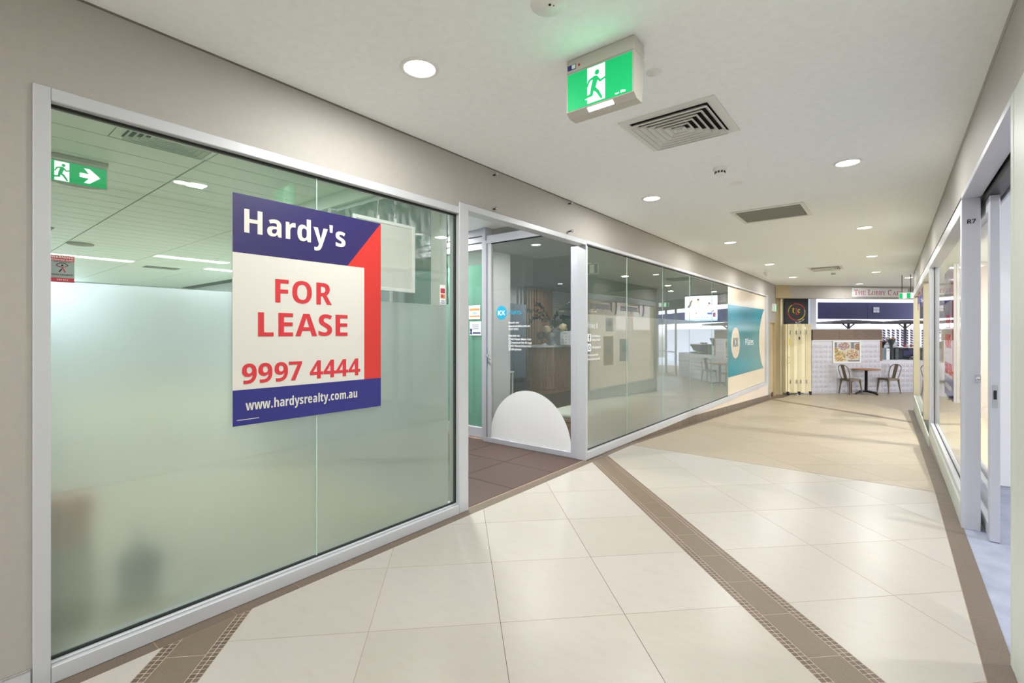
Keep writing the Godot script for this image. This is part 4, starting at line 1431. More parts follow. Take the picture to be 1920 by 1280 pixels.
func ceiling_things():
	var ord = ["nearest", "second", "third", "fourth", "fifth"]
	var ds = [1.63, 4.67, 7.68, 10.62, 13.44]
	for i in 5:
		downlight(V(-1.905, CEIL, ds[i]), 0.098, ord[i] + " glowing downlight in the left row of the corridor ceiling", 0.80 if i == 0 else 0.66, "corridor downlights")
		downlight(V(-0.276, CEIL, ds[i]), 0.098, ("downlight above the viewer in the right row, out of frame" if i == 0 else ord[i - 1] + " visible downlight in the right row of the corridor ceiling"), 0.70 if i == 0 else 0.62, "corridor downlights")
	for q in [[-1.905, -1.4], [-0.276, -1.4], [-1.905, -4.0], [-0.276, -4.0]]:
		downlight(V(q[0], CEIL, q[1]), 0.098, "corridor downlight behind the viewer", 0.85, "corridor downlights behind the viewer")
	downlight(V(-0.70, CEIL, 16.4), 0.098, "downlight nearest the cafe sign, on the lobby ceiling", 0.55, "corridor downlights")
	downlight(V(0.33, CEIL, 15.3), 0.098, "lobby downlight just past the end of the right wall", 0.55, "corridor downlights")
	downlight(V(2.6, CEIL, 16.5), 0.098, "lobby downlight hidden beyond the right shops", 0.55, "corridor downlights")
	diffuser_vent(V(-1.095, CEIL, 3.157), "large square four way air diffuser near the exit sign")
	diffuser_vent(V(-1.09, CEIL, 12.0), "distant square air diffuser near the cafe end of the ceiling")
	# return air grille
	var t = thing("return_grille", "grey rectangular return air grille in the middle of the corridor ceiling", "ceiling vent", V(-1.075, CEIL, 6.115))
	var st = S()
	for q in [[-0.36, -0.34, 0.36, -0.30], [-0.36, 0.30, 0.36, 0.34], [-0.36, -0.30, -0.32, 0.30], [0.32, -0.30, 0.36, 0.30]]:
		bx(st, Vector3(q[0], -0.01, q[1]), Vector3(q[2], 0.0, q[3]), 0.003)
	obj("frame", st, "vent_white", t)
	st = S()
	bx(st, Vector3(-0.32, -0.003, -0.30), Vector3(0.32, 0.0, 0.30))
	obj("filter", st, "filter_grey", t)
	smoke(V(-1.113, CEIL, 4.167), "near smoke detector on the ceiling beside the small flush disc")
	smoke(V(-1.03, CEIL, 12.95), "far smoke detector just past the distant air diffuser")
	t = thing("sprinkler_cover", "small flush white disc on the ceiling past the near smoke detector", "sprinkler", V(-1.106, CEIL, 4.676))
	st = S()
	lathe(st, [[0.0, -0.005], [0.05, -0.005], [0.058, 0.0]], 24)
	obj("plate", st, "white_plastic", t)
	t = thing("sprinkler_cover", "small white disc half hidden behind the big green exit sign", "sprinkler", V(-0.975, CEIL, 2.42))
	st = S()
	lathe(st, [[0.0, -0.012], [0.02, -0.012], [0.022, -0.005], [0.038, -0.004], [0.042, 0.0]], 24)
	obj("plate", st, "white_plastic", t)
	t = thing("emergency_light", "round white emergency light cut by the top edge of the picture", "emergency light", V(-1.115, CEIL, 1.647))
	st = S()
	lathe(st, [[0.0, -0.012], [0.045, -0.012], [0.05, -0.007], [0.072, -0.006], [0.078, 0.0]], 32)
	obj("cover", st, "white_plastic", t)
	st = S()
	lathe(st, [[0.0, -0.016], [0.005, -0.015], [0.006, -0.012]], 12, Transform3D(Basis(), Vector3(0.012, 0, 0.01)))
	obj("lens", st, "dark_void", t)
	st = S()
	ball(st, Vector3(0.022, -0.013, -0.004), 0.003, 8)
	obj("indicator", st, "sign_red", t)
	t = thing("dome_camera", "small white dome close to the ceiling near the end of the left wall", "camera", V(-2.2, CEIL, 12.0))
	st = S()
	lathe(st, [[0.0, -0.09], [0.03, -0.085], [0.05, -0.065], [0.055, -0.03], [0.065, -0.025], [0.065, 0.0]], 20)
	obj("dome", st, "white_plastic", t)
	t = thing("ceiling_disc", "tiny flush disc on the ceiling near the far smoke detector", "sprinkler", V(-0.83, CEIL, 14.3))
	st = S()
	lathe(st, [[0.0, -0.012], [0.03, -0.012], [0.035, 0.0]], 16)
	obj("plate", st, "white_plastic", t)
	# big exit sign
	t = thing("exit_sign", "big green running man exit sign mounted under the near corridor ceiling", "exit sign", V(-1.10, CEIL, 2.05))
	st = S()
	bx(st, Vector3(-0.182, -0.07, -0.115), Vector3(0.182, 0.0, 0.0), 0.006)
	obj("mount", st, "grey_plastic", t)
	st = S()
	prism(st, [Vector2(0.115, -0.072), Vector2(0.0, -0.072), Vector2(0.0, -0.262), Vector2(0.03, -0.282), Vector2(0.09, -0.282), Vector2(0.115, -0.10)], -0.18, 0.18, Transform3D(Basis(Vector3(0, 0, -1), Vector3(0, 1, 0), Vector3(1, 0, 0)), Vector3.ZERO))
	obj("body", st, "grey_plastic", t)
	st = S()
	bx(st, Vector3(-0.172, -0.258, 0.0), Vector3(0.172, -0.076, 0.002))
	obj("green_face", st, "exit_green_light", t)
	st = S()
	bx(st, Vector3(-0.06, -0.25, 0.002), Vector3(0.035, -0.08, 0.003))
	obj("white_doorway", st, "exit_white_light", t)
	runner(t, -0.02, -0.25, 0.165, 0.003)
	st = S()
	limb(st, Vector2(-0.071, -0.222), Vector2(-0.052, -0.225), 0.006, 0.002, 0.003)
	obj("shoe_mark", st, "exit_white_light", t)
	text(t, "24m", 0.115, -0.25, 0.011, "exit_white_light", 0.002, 0.024)
	text(t, "legend", 0.088, -0.25, 0.006, "exit_white_light", 0.002, 0.018)
	st = S()
	oquad(st, Vector3(-0.065, -0.2665, -0.0045), Vector3(0.07, -0.2665, -0.0045), Vector3(0.07, -0.279, -0.0235), Vector3(-0.065, -0.279, -0.0235), Vector3(0, -0.2, -0.05))
	obj("lamp_slot", st, "led_glow", t)
	st = S()
	bx(st, Vector3(-0.172, -0.055, 0.0), Vector3(-0.125, -0.03, 0.002))
	obj("blue_label", st, "logo_blue", t)
	st = S()
	bx(st, Vector3(-0.148, -0.052, 0.002), Vector3(-0.127, -0.033, 0.003))
	obj("white_label", st, "white_plastic", t)
	st = S()
	ball(st, Vector3(-0.107, -0.042, 0.001), 0.006, 10)
	obj("test_button", st, "sign_red", t)
	area(t, Vector3(0, -0.17, 0.02), Vector3(0, 180, 0), Vector2(0.34, 0.18), 0.008, Color(0.3, 1.0, 0.7))
	# hanging sign near the cafe
	t = thing("exit_sign", "small hanging green and white exit sign on two rods near the cafe", "exit sign", V(0.29, 2.19, 14.6))
	st = S()
	bx(st, Vector3(-0.16, 0.0, -0.03), Vector3(0.16, 0.15, 0.03), 0.006)
	obj("panel", st, "white_plastic", t)
	st = S()
	bx(st, Vector3(-0.15, 0.01, 0.03), Vector3(-0.085, 0.13, 0.032))
	bx(st, Vector3(-0.015, 0.01, 0.03), Vector3(0.06, 0.13, 0.032))
	obj("green_face", st, "exit_green_light", t)
	st = S()
	bx(st, Vector3(-0.085, 0.01, 0.03), Vector3(-0.015, 0.13, 0.032))
	bx(st, Vector3(0.06, 0.01, 0.03), Vector3(0.15, 0.13, 0.032))
	obj("white_face", st, "exit_white_light", t)
	for x in [-0.10, 0.06]:
		st = S()
		tube(st, [Vector3(x, 0.15, 0), Vector3(x, CEIL - 2.19, 0)], 0.007)
		obj("rod", st, "dark_metal", t)

# ------------------------------------------------------------------ signs on the left wall
func lease_board(t, glossy = false):
	var st = S()
	bx(st, Vector3(0, 0, -0.018 if glossy else -0.006), Vector3(0.9, 1.195, 0.0))
	var g = "_gloss" if glossy else ""
	obj("board", st, "sign_white" + g, t)
	st = S()
	prism(st, [Vector2(0, 1.195), Vector2(0.9, 1.195), Vector2(0.655, 0.892), Vector2(0, 0.892)], 0, 0.001)
	obj("navy_panel", st, "navy" + g, t)
	st = S()
	bx(st, Vector3(0, 0, 0), Vector3(0.9, 0.184, 0.001))
	obj("navy_panel", st, "navy_low" + g, t)
	st = S()
	prism(st, [Vector2(0.9, 1.195), Vector2(0.9, 0.184), Vector2(0.775, 0.184), Vector2(0.775, 0.892), Vector2(0.655, 0.892)], 0, 0.001)
	obj("red_panel", st, "sign_red" + g, t)
	text(t, "Hardy's", 0.055, 1.0, 0.122, "sign_white" + g, 0.001, 0.585)
	text(t, "FOR", 0.215, 0.645, 0.128, "text_red" + g, 0.0, 0.335)
	text(t, "LEASE", 0.125, 0.46, 0.128, "text_red" + g, 0.0, 0.53)
	text(t, "9997 4444", 0.045, 0.213, 0.105, "text_red" + g, 0.0, 0.70)
	text(t, "www.hardysrealty.com.au", 0.062, 0.075, 0.05, "sign_white" + g, 0.001, 0.66)
	st = S()
	bx(st, Vector3(0.02, 0.028, 0.001), Vector3(0.13, 0.031, 0.0015))
	obj("fine_print", st, "sign_white" + g, t)

func wall_things():
	var t = thing("lease_board", "large navy, white and red for-lease board fixed on the first left window", "sign", on_left(1.016, 0.907, -0.0255), 90)
	lease_board(t)
	t = thing("lease_board", "for-lease board seen almost edge on inside the right shop window", "sign", V(0.4185, 0.785, 5.60), -90)
	t.position.z -= 0.9
	lease_board(t, true)
	# warning sticker
	t = thing("warning_sticker", "red and grey security warning sticker at the left edge of the first window", "sticker", on_left(0.343, 1.591, -0.0318), 90)
	var st = S()
	bx(st, Vector3(0, 0, 0), Vector3(0.073, 0.108, 0.0008))
	obj("sheet", st, "sticker_grey", t)
	st = S()
	bx(st, Vector3(0, 0, 0.0008), Vector3(0.073, 0.017, 0.0012))
	bx(st, Vector3(0, 0.085, 0.0008), Vector3(0.073, 0.108, 0.0012))
	obj("red_band", st, "sticker_red", t)
	st = S()
	for i in 10:
		var a = PI * (0.2 + 0.06 * i)
		var b = PI * (0.2 + 0.06 * (i + 1))
		limb(st, Vector2(0.036 + cos(a) * 0.022, 0.055 + sin(a) * 0.022), Vector2(0.036 + cos(b) * 0.022, 0.055 + sin(b) * 0.022), 0.0012, 0.0008, 0.0013)
	prism(st, ring(0.036, 0.068, 0.0035, 0.0035, 14), 0.0008, 0.0013)
	limb(st, Vector2(0.034, 0.052), Vector2(0.028, 0.042), 0.002, 0.0008, 0.0013)
	obj("emblem", st, "letter_black", t)
	st = S()
	for i in 10:
		var a = PI * (1.2 + 0.06 * i)
		var b = PI * (1.2 + 0.06 * (i + 1))
		limb(st, Vector2(0.036 + cos(a) * 0.022, 0.078 + sin(a) * 0.017), Vector2(0.036 + cos(b) * 0.022, 0.078 + sin(b) * 0.017), 0.0012, 0.0008, 0.0013)
	limb(st, Vector2(0.036, 0.06), Vector2(0.045, 0.041), 0.002, 0.0008, 0.0013)
	obj("emblem", st, "sticker_red", t)
	text(t, "WARNING", 0.003, 0.0965, 0.009, "sign_white", 0.0012, 0.067, true, "Droid Sans", 0.0004)
	text(t, "MONITORED ALARM", 0.003, 0.0875, 0.005, "sign_white", 0.0012, 0.067, true, "Droid Sans", 0.0004)
	text(t, "PROTECTED BY", 0.011, 0.0795, 0.0035, "letter_black", 0.0008, 0.05, true, "Droid Sans", 0.0004)
	text(t, "YATES SECURITY", 0.004, 0.027, 0.0055, "letter_black", 0.0008, 0.064, true, "Droid Sans", 0.0004)
	text(t, "131 911", 0.02, 0.006, 0.006, "sign_white", 0.0012, 0.033, true, "Droid Sans", 0.0004)
	# card sticker
	t = thing("card_sticker", "narrow payment card sticker at the right end of the first window", "sticker", on_left(2.447, 1.60, -0.0318), 90)
	st = S()
	bx(st, Vector3(0, 0, 0), Vector3(0.055, 0.145, 0.0008))
	obj("sheet", st, "vinyl_white", t)
	st = S()
	bx(st, Vector3(0.006, 0.082, 0.0008), Vector3(0.05, 0.118, 0.0012))
	obj("red_panel", st, "sticker_red", t)
	st = S()
	bx(st, Vector3(0.006, 0.043, 0.0008), Vector3(0.05, 0.076, 0.0012))
	obj("orange_panel", st, "paper_orange", t)
	st = S()
	prism(st, ring(0.021, 0.06, 0.012, 0.012, 16), 0.0012, 0.0014)
	obj("red_disc", st, "sticker_red", t)
	st = S()
	bx(st, Vector3(0.006, 0.006, 0.0008), Vector3(0.05, 0.012, 0.0012))
	obj("blue_bar", st, "logo_blue", t)
	text(t, "VISA", 0.01, 0.018, 0.013, "logo_blue", 0.0008, 0.036, true, "Droid Sans", 0.0004)
	# sign standoffs
	var k = 0
	for q in [[3.019, 2.70], [4.202, 2.712], [3.019, 2.417], [4.202, 2.427]]:
		t = thing("sign_standoff", ["upper left", "upper right", "lower left", "lower right"][k] + " metal sign stud on the beige wall above the entry", "sign stud", on_left(q[0], q[1]), 90, "four empty sign studs above the entry")
		st = S()
		lathe(st, [[0.007, 0.0], [0.007, 0.03]], 12, Transform3D(Basis(Vector3.RIGHT, PI / 2), Vector3.ZERO))
		obj("shank", st, "dark_metal", t)
		st = S()
		lathe(st, [[0.0, 0.03], [0.013, 0.03], [0.013, 0.05], [0.0, 0.052]], 16, Transform3D(Basis(Vector3.RIGHT, PI / 2), Vector3.ZERO))
		obj("cap", st, "steel", t)
		k += 1
	# door and exit sign at the end of the left wall
	var d = setting("door_4", "narrow tan service door at the far end of the left wall", "door")
	piece("leaf", "tan_door", d, [-2.64, LOW, 14.6, -2.68, 1.66, 15.25])
	piece("frame", "tan_door", d, [-2.59, LOW, 14.55, -2.72, 1.70, 14.60])
	piece("frame", "tan_door", d, [-2.59, LOW, 15.25, -2.72, 1.70, 15.30])
	piece("frame", "tan_door", d, [-2.59, 1.66, 14.6, -2.72, 1.70, 15.25])
	piece("kick_strip", "brown_door", d, [-2.636, LOW, 14.62, -2.64, LOW + 0.12, 15.24])
	t = thing("exit_sign", "little green lit exit sign over the tan service door", "exit sign", on_left(15.02, 1.98), 90)
	st = S()
	bx(st, Vector3(-0.20, 0.0, 0.0), Vector3(0.20, 0.22, 0.05), 0.006)
	obj("case", st, "white_plastic", t)
	st = S()
	bx(st, Vector3(-0.02, 0.02, 0.05), Vector3(0.18, 0.20, 0.052))
	obj("green_face", st, "exit_green_light", t)
	st = S()
	bx(st, Vector3(0.05, 0.03, 0.052), Vector3(0.11, 0.19, 0.053))
	obj("white_doorway", st, "exit_white_light", t)

# ------------------------------------------------------------------ cafe
func cafe():
	var st = S()
	var W = func(c): return Transform3D(Basis(Vector3.UP, PI / 4), diag(0, c, 0))
	# bulkhead over the cafe front, tan return at its left end
	st = S()
	bx(st, Vector3(9.45, 2.385, -0.25), Vector3(17.5, CEIL, 0.0), 0, W.call(17.95))
	var b = struct("wall_cafe", st, "beige_paint", "beige bulkhead wall above the cafe counter", "wall")
	st = S()
	bx(st, Vector3(9.0, 2.385, -0.5), Vector3(9.45, CEIL, 0.03), 0, W.call(17.95))
	bx(st, Vector3(8.9, LOW - 0.1, -0.6), Vector3(9.42, 2.385, -0.30), 0, W.call(17.95))
	bx(st, Vector3(8.3, LOW - 0.1, -0.55), Vector3(9.05, CEIL - 0.001, -0.05), 0, W.call(17.95))
	obj("return_wall", st, "tan_paint", b)
	st = S()
	bx(st, Vector3(9.36, LOW, -0.30), Vector3(9.43, 2.385, -0.26), 0.004, W.call(17.95))
	obj("corner_trim", st, "cream_door", b)
	# left back corner wall behind
	st = S()
	bx(st, Vector3(8.9, LOW, -4.5), Vector3(9.4, CEIL, -0.6), 0, W.call(17.95))
	bx(st, Vector3(8.5, LOW - 0.1, -0.25), Vector3(10.14, CEIL - 0.002, 0.0), 0, W.call(18.75))
	struct("wall_cafe_side", st, "white_paint", "white wall at the left of the cafe servery", "wall")
	st = S()
	bx(st, Vector3(9.5, CEIL + 0.001, -3.4), Vector3(17.5, CEIL + 0.125, -0.10), 0, W.call(17.95))
	struct("ceiling_6", st, "ceiling_paint", "white cafe ceiling", "ceiling")
	var gs = setting("window_8", "glazed screen with a door to the terrace at the right of the cafe counter", "window")
	for w in [15.55, 16.5, 17.4]:
		st = S()
		bx(st, Vector3(w, LOW, -0.08), Vector3(w + 0.07, 2.385, 0.0), 0.004, W.call(18.2))
		obj("mullion", st, "aluminium", gs)
	st = S()
	bx(st, Vector3(15.62, 0.55, -0.07), Vector3(17.4, 0.60, -0.01), 0.004, W.call(18.2))
	obj("rail", st, "aluminium", gs)
	# sign
	var t = thing("cafe_sign", "white sign with red serif lettering high over the cafe counter", "sign", diag(11.404, 17.95, 2.441), 45)
	st = S()
	bx(st, Vector3(0, 0, 0.0), Vector3(1.80, 0.255, 0.02), 0.003)
	obj("board", st, "white_paint", t)
	text(t, "T", 0.06, 0.055, 0.15, "lobby_red", 0.02, 0, false, "Droid Serif")
	text(t, "HE", 0.19, 0.055, 0.115, "lobby_red", 0.02, 0.225, false, "Droid Serif")
	text(t, "L", 0.50, 0.055, 0.15, "lobby_red", 0.02, 0, false, "Droid Serif")
	text(t, "OBBY", 0.63, 0.055, 0.115, "lobby_red", 0.02, 0.44, false, "Droid Serif")
	text(t, "C", 1.15, 0.055, 0.15, "lobby_red", 0.02, 0, false, "Droid Serif")
	text(t, "AFE", 1.30, 0.055, 0.115, "lobby_red", 0.02, 0.31, false, "Droid Serif")
	# counter
	t = thing("cafe_counter", "cafe counter clad in pressed tin with a rustic timber top band", "counter", diag(0, 18.4, LOW), 45)
	st = S()
	bx(st, Vector3(10.17, 0, -0.18), Vector3(10.385, 1.57, -0.05))
	bx(st, Vector3(10.40, 0, -0.14), Vector3(12.66, 1.57, 0.0))
	bx(st, Vector3(12.66, 0, -0.14), Vector3(15.5, 0.955, 0.0))
	obj("tin_cladding", st, "pressed_tin", t)
	st = S()
	for q in [[10.41, 12.64, 1.55], [12.66, 15.45, 0.94]]:
		var nx = int((q[1] - q[0]) / 0.147)
		for i in nx:
			for k in int(q[2] / 0.147):
				var cx = q[0] + 0.075 + 0.147 * i
				var cy = 0.02 + 0.147 * k
				for r in [[0.072, 0.063], [0.051, 0.041], [0.029, 0.017]]:
					var pts = ring(cx, cy, r[0], r[0] * 1.75, 8, 0.0, PI)
					var inn = ring(cx, cy, r[1], r[1] * 1.72, 8, 0.0, PI)
					inn.reverse()
					pts.append_array(inn)
					prism(st, pts, 0.0, 0.006)
				bx(st, Vector3(cx - 0.07, cy - 0.012, 0.0), Vector3(cx + 0.07, cy - 0.004, 0.006))
	tag(obj("tin_pattern", st, "pressed_tin", t), "", "", "", "stuff")
	st = S()
	bx(st, Vector3(10.15, 1.575, -0.22), Vector3(10.40, 1.89, -0.03), 0.004)
	bx(st, Vector3(10.402, 1.575, -0.22), Vector3(11.25, 1.89, 0.03), 0.004)
	bx(st, Vector3(11.252, 1.575, -0.22), Vector3(12.63, 1.89, 0.03), 0.004)
	obj("timber_band", st, "grey_timber", t)
	st = S()
	bx(st, Vector3(10.15, 1.892, -0.40), Vector3(12.63, 1.91, 0.04), 0.004)
	obj("ledge", st, "white_paint", t)
	st = S()
	bx(st, Vector3(12.635, 0.955, -0.2), Vector3(12.68, 1.89, 0.02), 0.004)
	obj("end_post", st, "oak", t)
	st = S()
	bx(st, Vector3(12.68, 0.957, -0.75), Vector3(15.5, 0.975, 0.02), 0.004)
	bx(st, Vector3(10.4, 0.85, -0.75), Vector3(12.68, 0.95, -0.141), 0.004)
	obj("worktop", st, "white_paint", t)
	st = S()
	bx(st, Vector3(10.395, 0, -0.16), Vector3(10.402, 1.57, 0.004))
	bx(st, Vector3(10.40, 1.57, -0.14), Vector3(12.66, 1.585, 0.036))
	obj("edge_trim", st, "white_plastic", t)
	# narrow brown door panel on the counter's left return
	t = thing("wall_panel", "narrow dark brown panel beside the folding doors", "panel", diag(10.16, 18.45, 0.05), 45)
	st = S()
	bx(st, Vector3(0, 0, 0), Vector3(0.15, 0.91, 0.03), 0.004)
	obj("panel", st, "brown_door", t)
	st = S()
	ball(st, Vector3(0.03, 0.35, 0.035), 0.01, 8)
	obj("knob", st, "steel", t)
	# food poster
	t = thing("food_poster", "framed food photograph on the pressed tin counter front", "poster", diag(11.52, 18.4, 0.485), 45)
	st = S()
	bx(st, Vector3(-0.46, 0, 0.0), Vector3(-0.41, 0.665, 0.03), 0.006)
	bx(st, Vector3(0.41, 0, 0.0), Vector3(0.46, 0.665, 0.03), 0.006)
	bx(st, Vector3(-0.41, 0, 0.0), Vector3(0.41, 0.045, 0.03), 0.006)
	bx(st, Vector3(-0.41, 0.62, 0.0), Vector3(0.41, 0.665, 0.03), 0.006)
	obj("frame", st, "white_plastic", t)
	picture("print", food_image(), 0.82, 0.575, t, 0.018).position.y = 0.045
	# folding door stack
	t = thing("folding_doors", "stack of cream folding door leaves on casters left of the cafe counter", "door", diag(9.5, 18.35, LOW), 45)
	var xs = [0.02, 0.15, 0.30, 0.38, 0.54, 0.665]
	var zs = [0.10, 0.22, 0.16, 0.22, 0.16, 0.24]
	st = S()
	bx(st, Vector3(-0.11, 0.06, 0.08), Vector3(-0.055, 2.04, 0.20), 0.005)
	bx(st, Vector3(-0.05, 0.06, 0.11), Vector3(0.015, 2.04, 0.22), 0.005)
	obj("edge_leaf", st, "cream_door", t)
	for i in 5:
		st = S()
		var a = Vector3(xs[i], 0, zs[i])
		var c = Vector3(xs[i + 1], 0, zs[i + 1])
		var dir = c - a
		bx(st, Vector3(0.003, 0.06, -0.035), Vector3(dir.length() - 0.003, 2.05, 0.0), 0.004, Transform3D(Basis(Vector3.UP, atan2(-dir.z, dir.x)), a))
		obj("leaf", st, "cream_door", t)
	for q in [[0.02, 1.75], [0.22, 1.75], [0.345, 1.75], [0.53, 1.75], [0.02, 0.33], [0.22, 0.33], [0.345, 0.33], [0.53, 0.33]]:
		st = S()
		bx(st, Vector3(q[0], q[1], 0.19), Vector3(q[0] + 0.012, q[1] + 0.11, 0.245), 0.003)
		obj("hinge", st, "steel", t)
	for x in [-0.06, 0.29, 0.64]:
		st = S()
		lathe(st, [[0.0, -0.014], [0.032, -0.014], [0.034, 0.0], [0.032, 0.014], [0.0, 0.014]], 16, Transform3D(Basis(Vector3.RIGHT, PI / 2), Vector3(x, 0.034, 0.24)))
		bx(st, Vector3(x - 0.03, 0.05, 0.20), Vector3(x + 0.03, 0.10, 0.26), 0.008)
		obj("caster", st, "black", t)
	st = S()
	bx(st, Vector3(0.28, 1.60, 0.225), Vector3(0.32, 1.68, 0.232), 0.003)
	obj("keyhole_plate", st, "dark_metal", t)
	for x in [-0.03, 0.62]:
		st = S()
		tube(st, smooth_path([Vector3(x, 0.92, 0.22), Vector3(x, 0.94, 0.27), Vector3(x, 1.08, 0.27), Vector3(x, 1.10, 0.22)]), 0.008)
		obj("pull_handle", st, "cream_door", t)
	st = S()
	bx(st, Vector3(-0.02, 1.43, 0.215), Vector3(0.015, 1.63, 0.224))
	obj("yellow_tape", st, "yellow", t)
	# black round-logo sign
	t = thing("logo_sign", "black square sign with a red and yellow ring logo above the folding doors", "sign", diag(9.52, 18.35, 1.56), 45)
	st = S()
	bx(st, Vector3(0, 0, -0.03), Vector3(0.74, 0.83, 0.0), 0.004)
	obj("board", st, "black", t)
	for q in [["sign_red", 0.1, 0.7], ["yellow", 0.7, 1.0], ["sign_red", 1.0, 1.55], ["yellow", 1.55, 1.9], ["vinyl_cream", 1.9, 2.1]]:
		st = S()
		for i in 10:
			var a = PI * lerp(q[1], q[2], i / 10.0)
			var c = PI * lerp(q[1], q[2], (i + 1) / 10.0)
			limb(st, Vector2(0.365 + cos(a) * 0.265, 0.44 + sin(a) * 0.24), Vector2(0.365 + cos(c) * 0.265, 0.44 + sin(c) * 0.24), 0.012, 0, 0.004)
		obj("ring", st, q[0], t)
	text(t, "t", 0.23, 0.41, 0.17, "yellow", 0.0, 0, false, "Droid Serif")
	text(t, "L", 0.325, 0.37, 0.18, "sign_red", 0.001, 0.11, false, "Droid Serif")
	text(t, "c", 0.40, 0.42, 0.14, "yellow", 0.0, 0, false, "Droid Serif")
	var k = 0
	for ch in "THE LOBBY CAFE":
		var a = PI * (1.46 + 0.022 * k)
		if ch != " ":
			var g = text(t, ch, 0, 0, 0.032, "vinyl_white", 0, 0, false)
			g.position = Vector3(0.365 + cos(a) * 0.33 - 0.01, 0.44 + sin(a) * 0.305, 0.001)
			g.rotation.z = a - PI * 1.5
		k += 1
	text(t, "takeaway", 0.36, 0.09, 0.02, "vinyl_white", 0, 0.15, false)
	# white post behind the servery
	st = S()
	bx(st, Vector3(11.02, LOW, -0.2), Vector3(11.24, CEIL, 0.0), 0.005, W.call(19.6))
	struct("trim_5", st, "white_paint", "white post at the servery opening behind the timber band", "trim")
	# equipment on the right part of the counter
	var y0 = 0.571
	t = thing("coffee_machine", "wide dark espresso machine on the cafe counter", "coffee machine", diag(13.58, 18.75, y0), 45)
	st = S()
	bx(st, Vector3(0.0, 0.30, -0.25), Vector3(1.0, 0.36, 0.22), 0.012)
	bx(st, Vector3(0.04, 0.0, -0.25), Vector3(0.96, 0.30, 0.02), 0.012)
	obj("body", st, "dark_metal", t)
	st = S()
	prism(st, [Vector2(0.22, 0.30), Vector2(0.02, 0.30), Vector2(0.02, 0.10), Vector2(0.08, 0.10)], 0.05, 0.95, Transform3D(Basis(Vector3(0, 0, 1), Vector3(0, 1, 0), Vector3(-1, 0, 0)), Vector3(1, 0, 0)))
	obj("front_panel", st, "navy_fabric", t)
	st = S()
	bx(st, Vector3(0.02, 0.0, 0.0), Vector3(0.98, 0.07, 0.24), 0.01)
	obj("drip_tray", st, "black", t)
	st = S()
	bx(st, Vector3(0.0, 0.36, -0.24), Vector3(1.0, 0.385, 0.21), 0.006)
	bx(st, Vector3(0.10, 0.075, 0.20), Vector3(0.42, 0.095, 0.25), 0.004)
	bx(st, Vector3(0.28, 0.24, 0.19), Vector3(0.52, 0.255, 0.21), 0.003)
	bx(st, Vector3(0.10, 0.125, 0.07), Vector3(0.5, 0.135, 0.10), 0.003)
	obj("steel_trim", st, "steel", t)
	for x in [0.25, 0.70]:
		st = S()
		tube(st, [Vector3(x, 0.14, 0.08), Vector3(x, 0.13, 0.24)], 0.014)
		obj("group_handle", st, "black", t)
	for i in 5:
		var c = thing("cup", ["red", "white", "red", "red", "white"][i] + " cup on top of the espresso machine, number " + ["one", "two", "three", "four", "five"][i] + " from its left end", "cup", diag(13.68 + 0.11 * i, 18.72, y0 + 0.385), 45, "cups on the espresso machine")
		st = S()
		lathe(st, [[0.0, 0.0], [0.028, 0.0], [0.042, 0.06], [0.039, 0.06], [0.026, 0.006], [0.0, 0.006]], 14)
		obj("bowl", st, "sticker_red" if i in [0, 2, 3] else "white_plastic", c)
	for i in 2:
		t = thing("coffee_grinder", ["short coffee grinder with a pale side on the cafe counter", "tall black coffee grinder with a dark bean hopper on the cafe counter"][i], "coffee grinder", diag([12.86, 13.16][i], 18.62, y0), 45)
		st = S()
		prism(st, [Vector2(0.0, 0), Vector2(0.20, 0), Vector2(0.17, 0.36), Vector2(0.03, 0.36)], -0.2, 0.0)
		obj("body", st, ["dusk_cabinet", "black"][i], t)
		st = S()
		bx(st, Vector3(0.10, 0.0, 0.0), Vector3(0.22, 0.34, 0.03), 0.01)
		if i == 1: bx(st, Vector3(0.12, 0.34, 0.0), Vector3(0.22, 0.38, 0.03), 0.01)
		obj("side_panel", st, ["outdoor_white", "desk_grey"][i], t)
		st = S()
		lathe(st, [[0.0, 0.0], [0.012, 0.0], [0.012, 0.01], [0.0, 0.01]], 14, Transform3D(Basis(Vector3.RIGHT, PI / 2), Vector3(0.16, 0.28, 0.03)))
		obj("dial", st, "steel", t)
		st = S()
		var h = 0.36
		lathe(st, [[0.035, h], [0.04, h + 0.06], [0.11, h + 0.18 + 0.06 * i], [0.12, h + 0.20 + 0.06 * i], [0.0, h + 0.20 + 0.06 * i]], 18, Transform3D(Basis(), Vector3(0.09, 0, -0.1)))
		obj("hopper", st, ["black", "desk_grey"][i], t)
	t = thing("wire_shelf", "small wire shelf with jars behind the coffee grinders", "shelf", diag(12.86, 19.15, y0), 45)
	st = S()
	for x in [0.0, 0.55]:
		tube(st, [Vector3(x, 0, 0), Vector3(x, 0.75, 0)], 0.012)
		tube(st, [Vector3(x, 0, -0.2), Vector3(x, 0.75, -0.2)], 0.012)
	obj("frame", st, "steel", t)
	for y in [0.45, 0.66]:
		st = S()
		bx(st, Vector3(-0.02, y, -0.22), Vector3(0.57, y + 0.015, 0.02))
		obj("shelf", st, "dark_metal", t)
	t = thing("carton", "small brown carton on the shelf behind the espresso machine", "box", diag(13.64, 19.36, 1.10), 45)
	st = S()
	bx(st, Vector3(-0.09, 0, -0.08), Vector3(0.11, 0.12, 0.08), 0.004)
	obj("body", st, "table_wood", t)
	t = thing("plastic_container", "pale plastic container under the brown carton", "container", diag(13.64, 19.36, y0), 45)
	st = S()
	bx(st, Vector3(-0.14, 0.0, -0.1), Vector3(0.16, 0.51, 0.1), 0.03)
	obj("body", st, "paper", t)
	st = S()
	bx(st, Vector3(-0.15, 0.51, -0.11), Vector3(0.17, 0.528, 0.11), 0.006)
	obj("lid", st, "white_plastic", t)
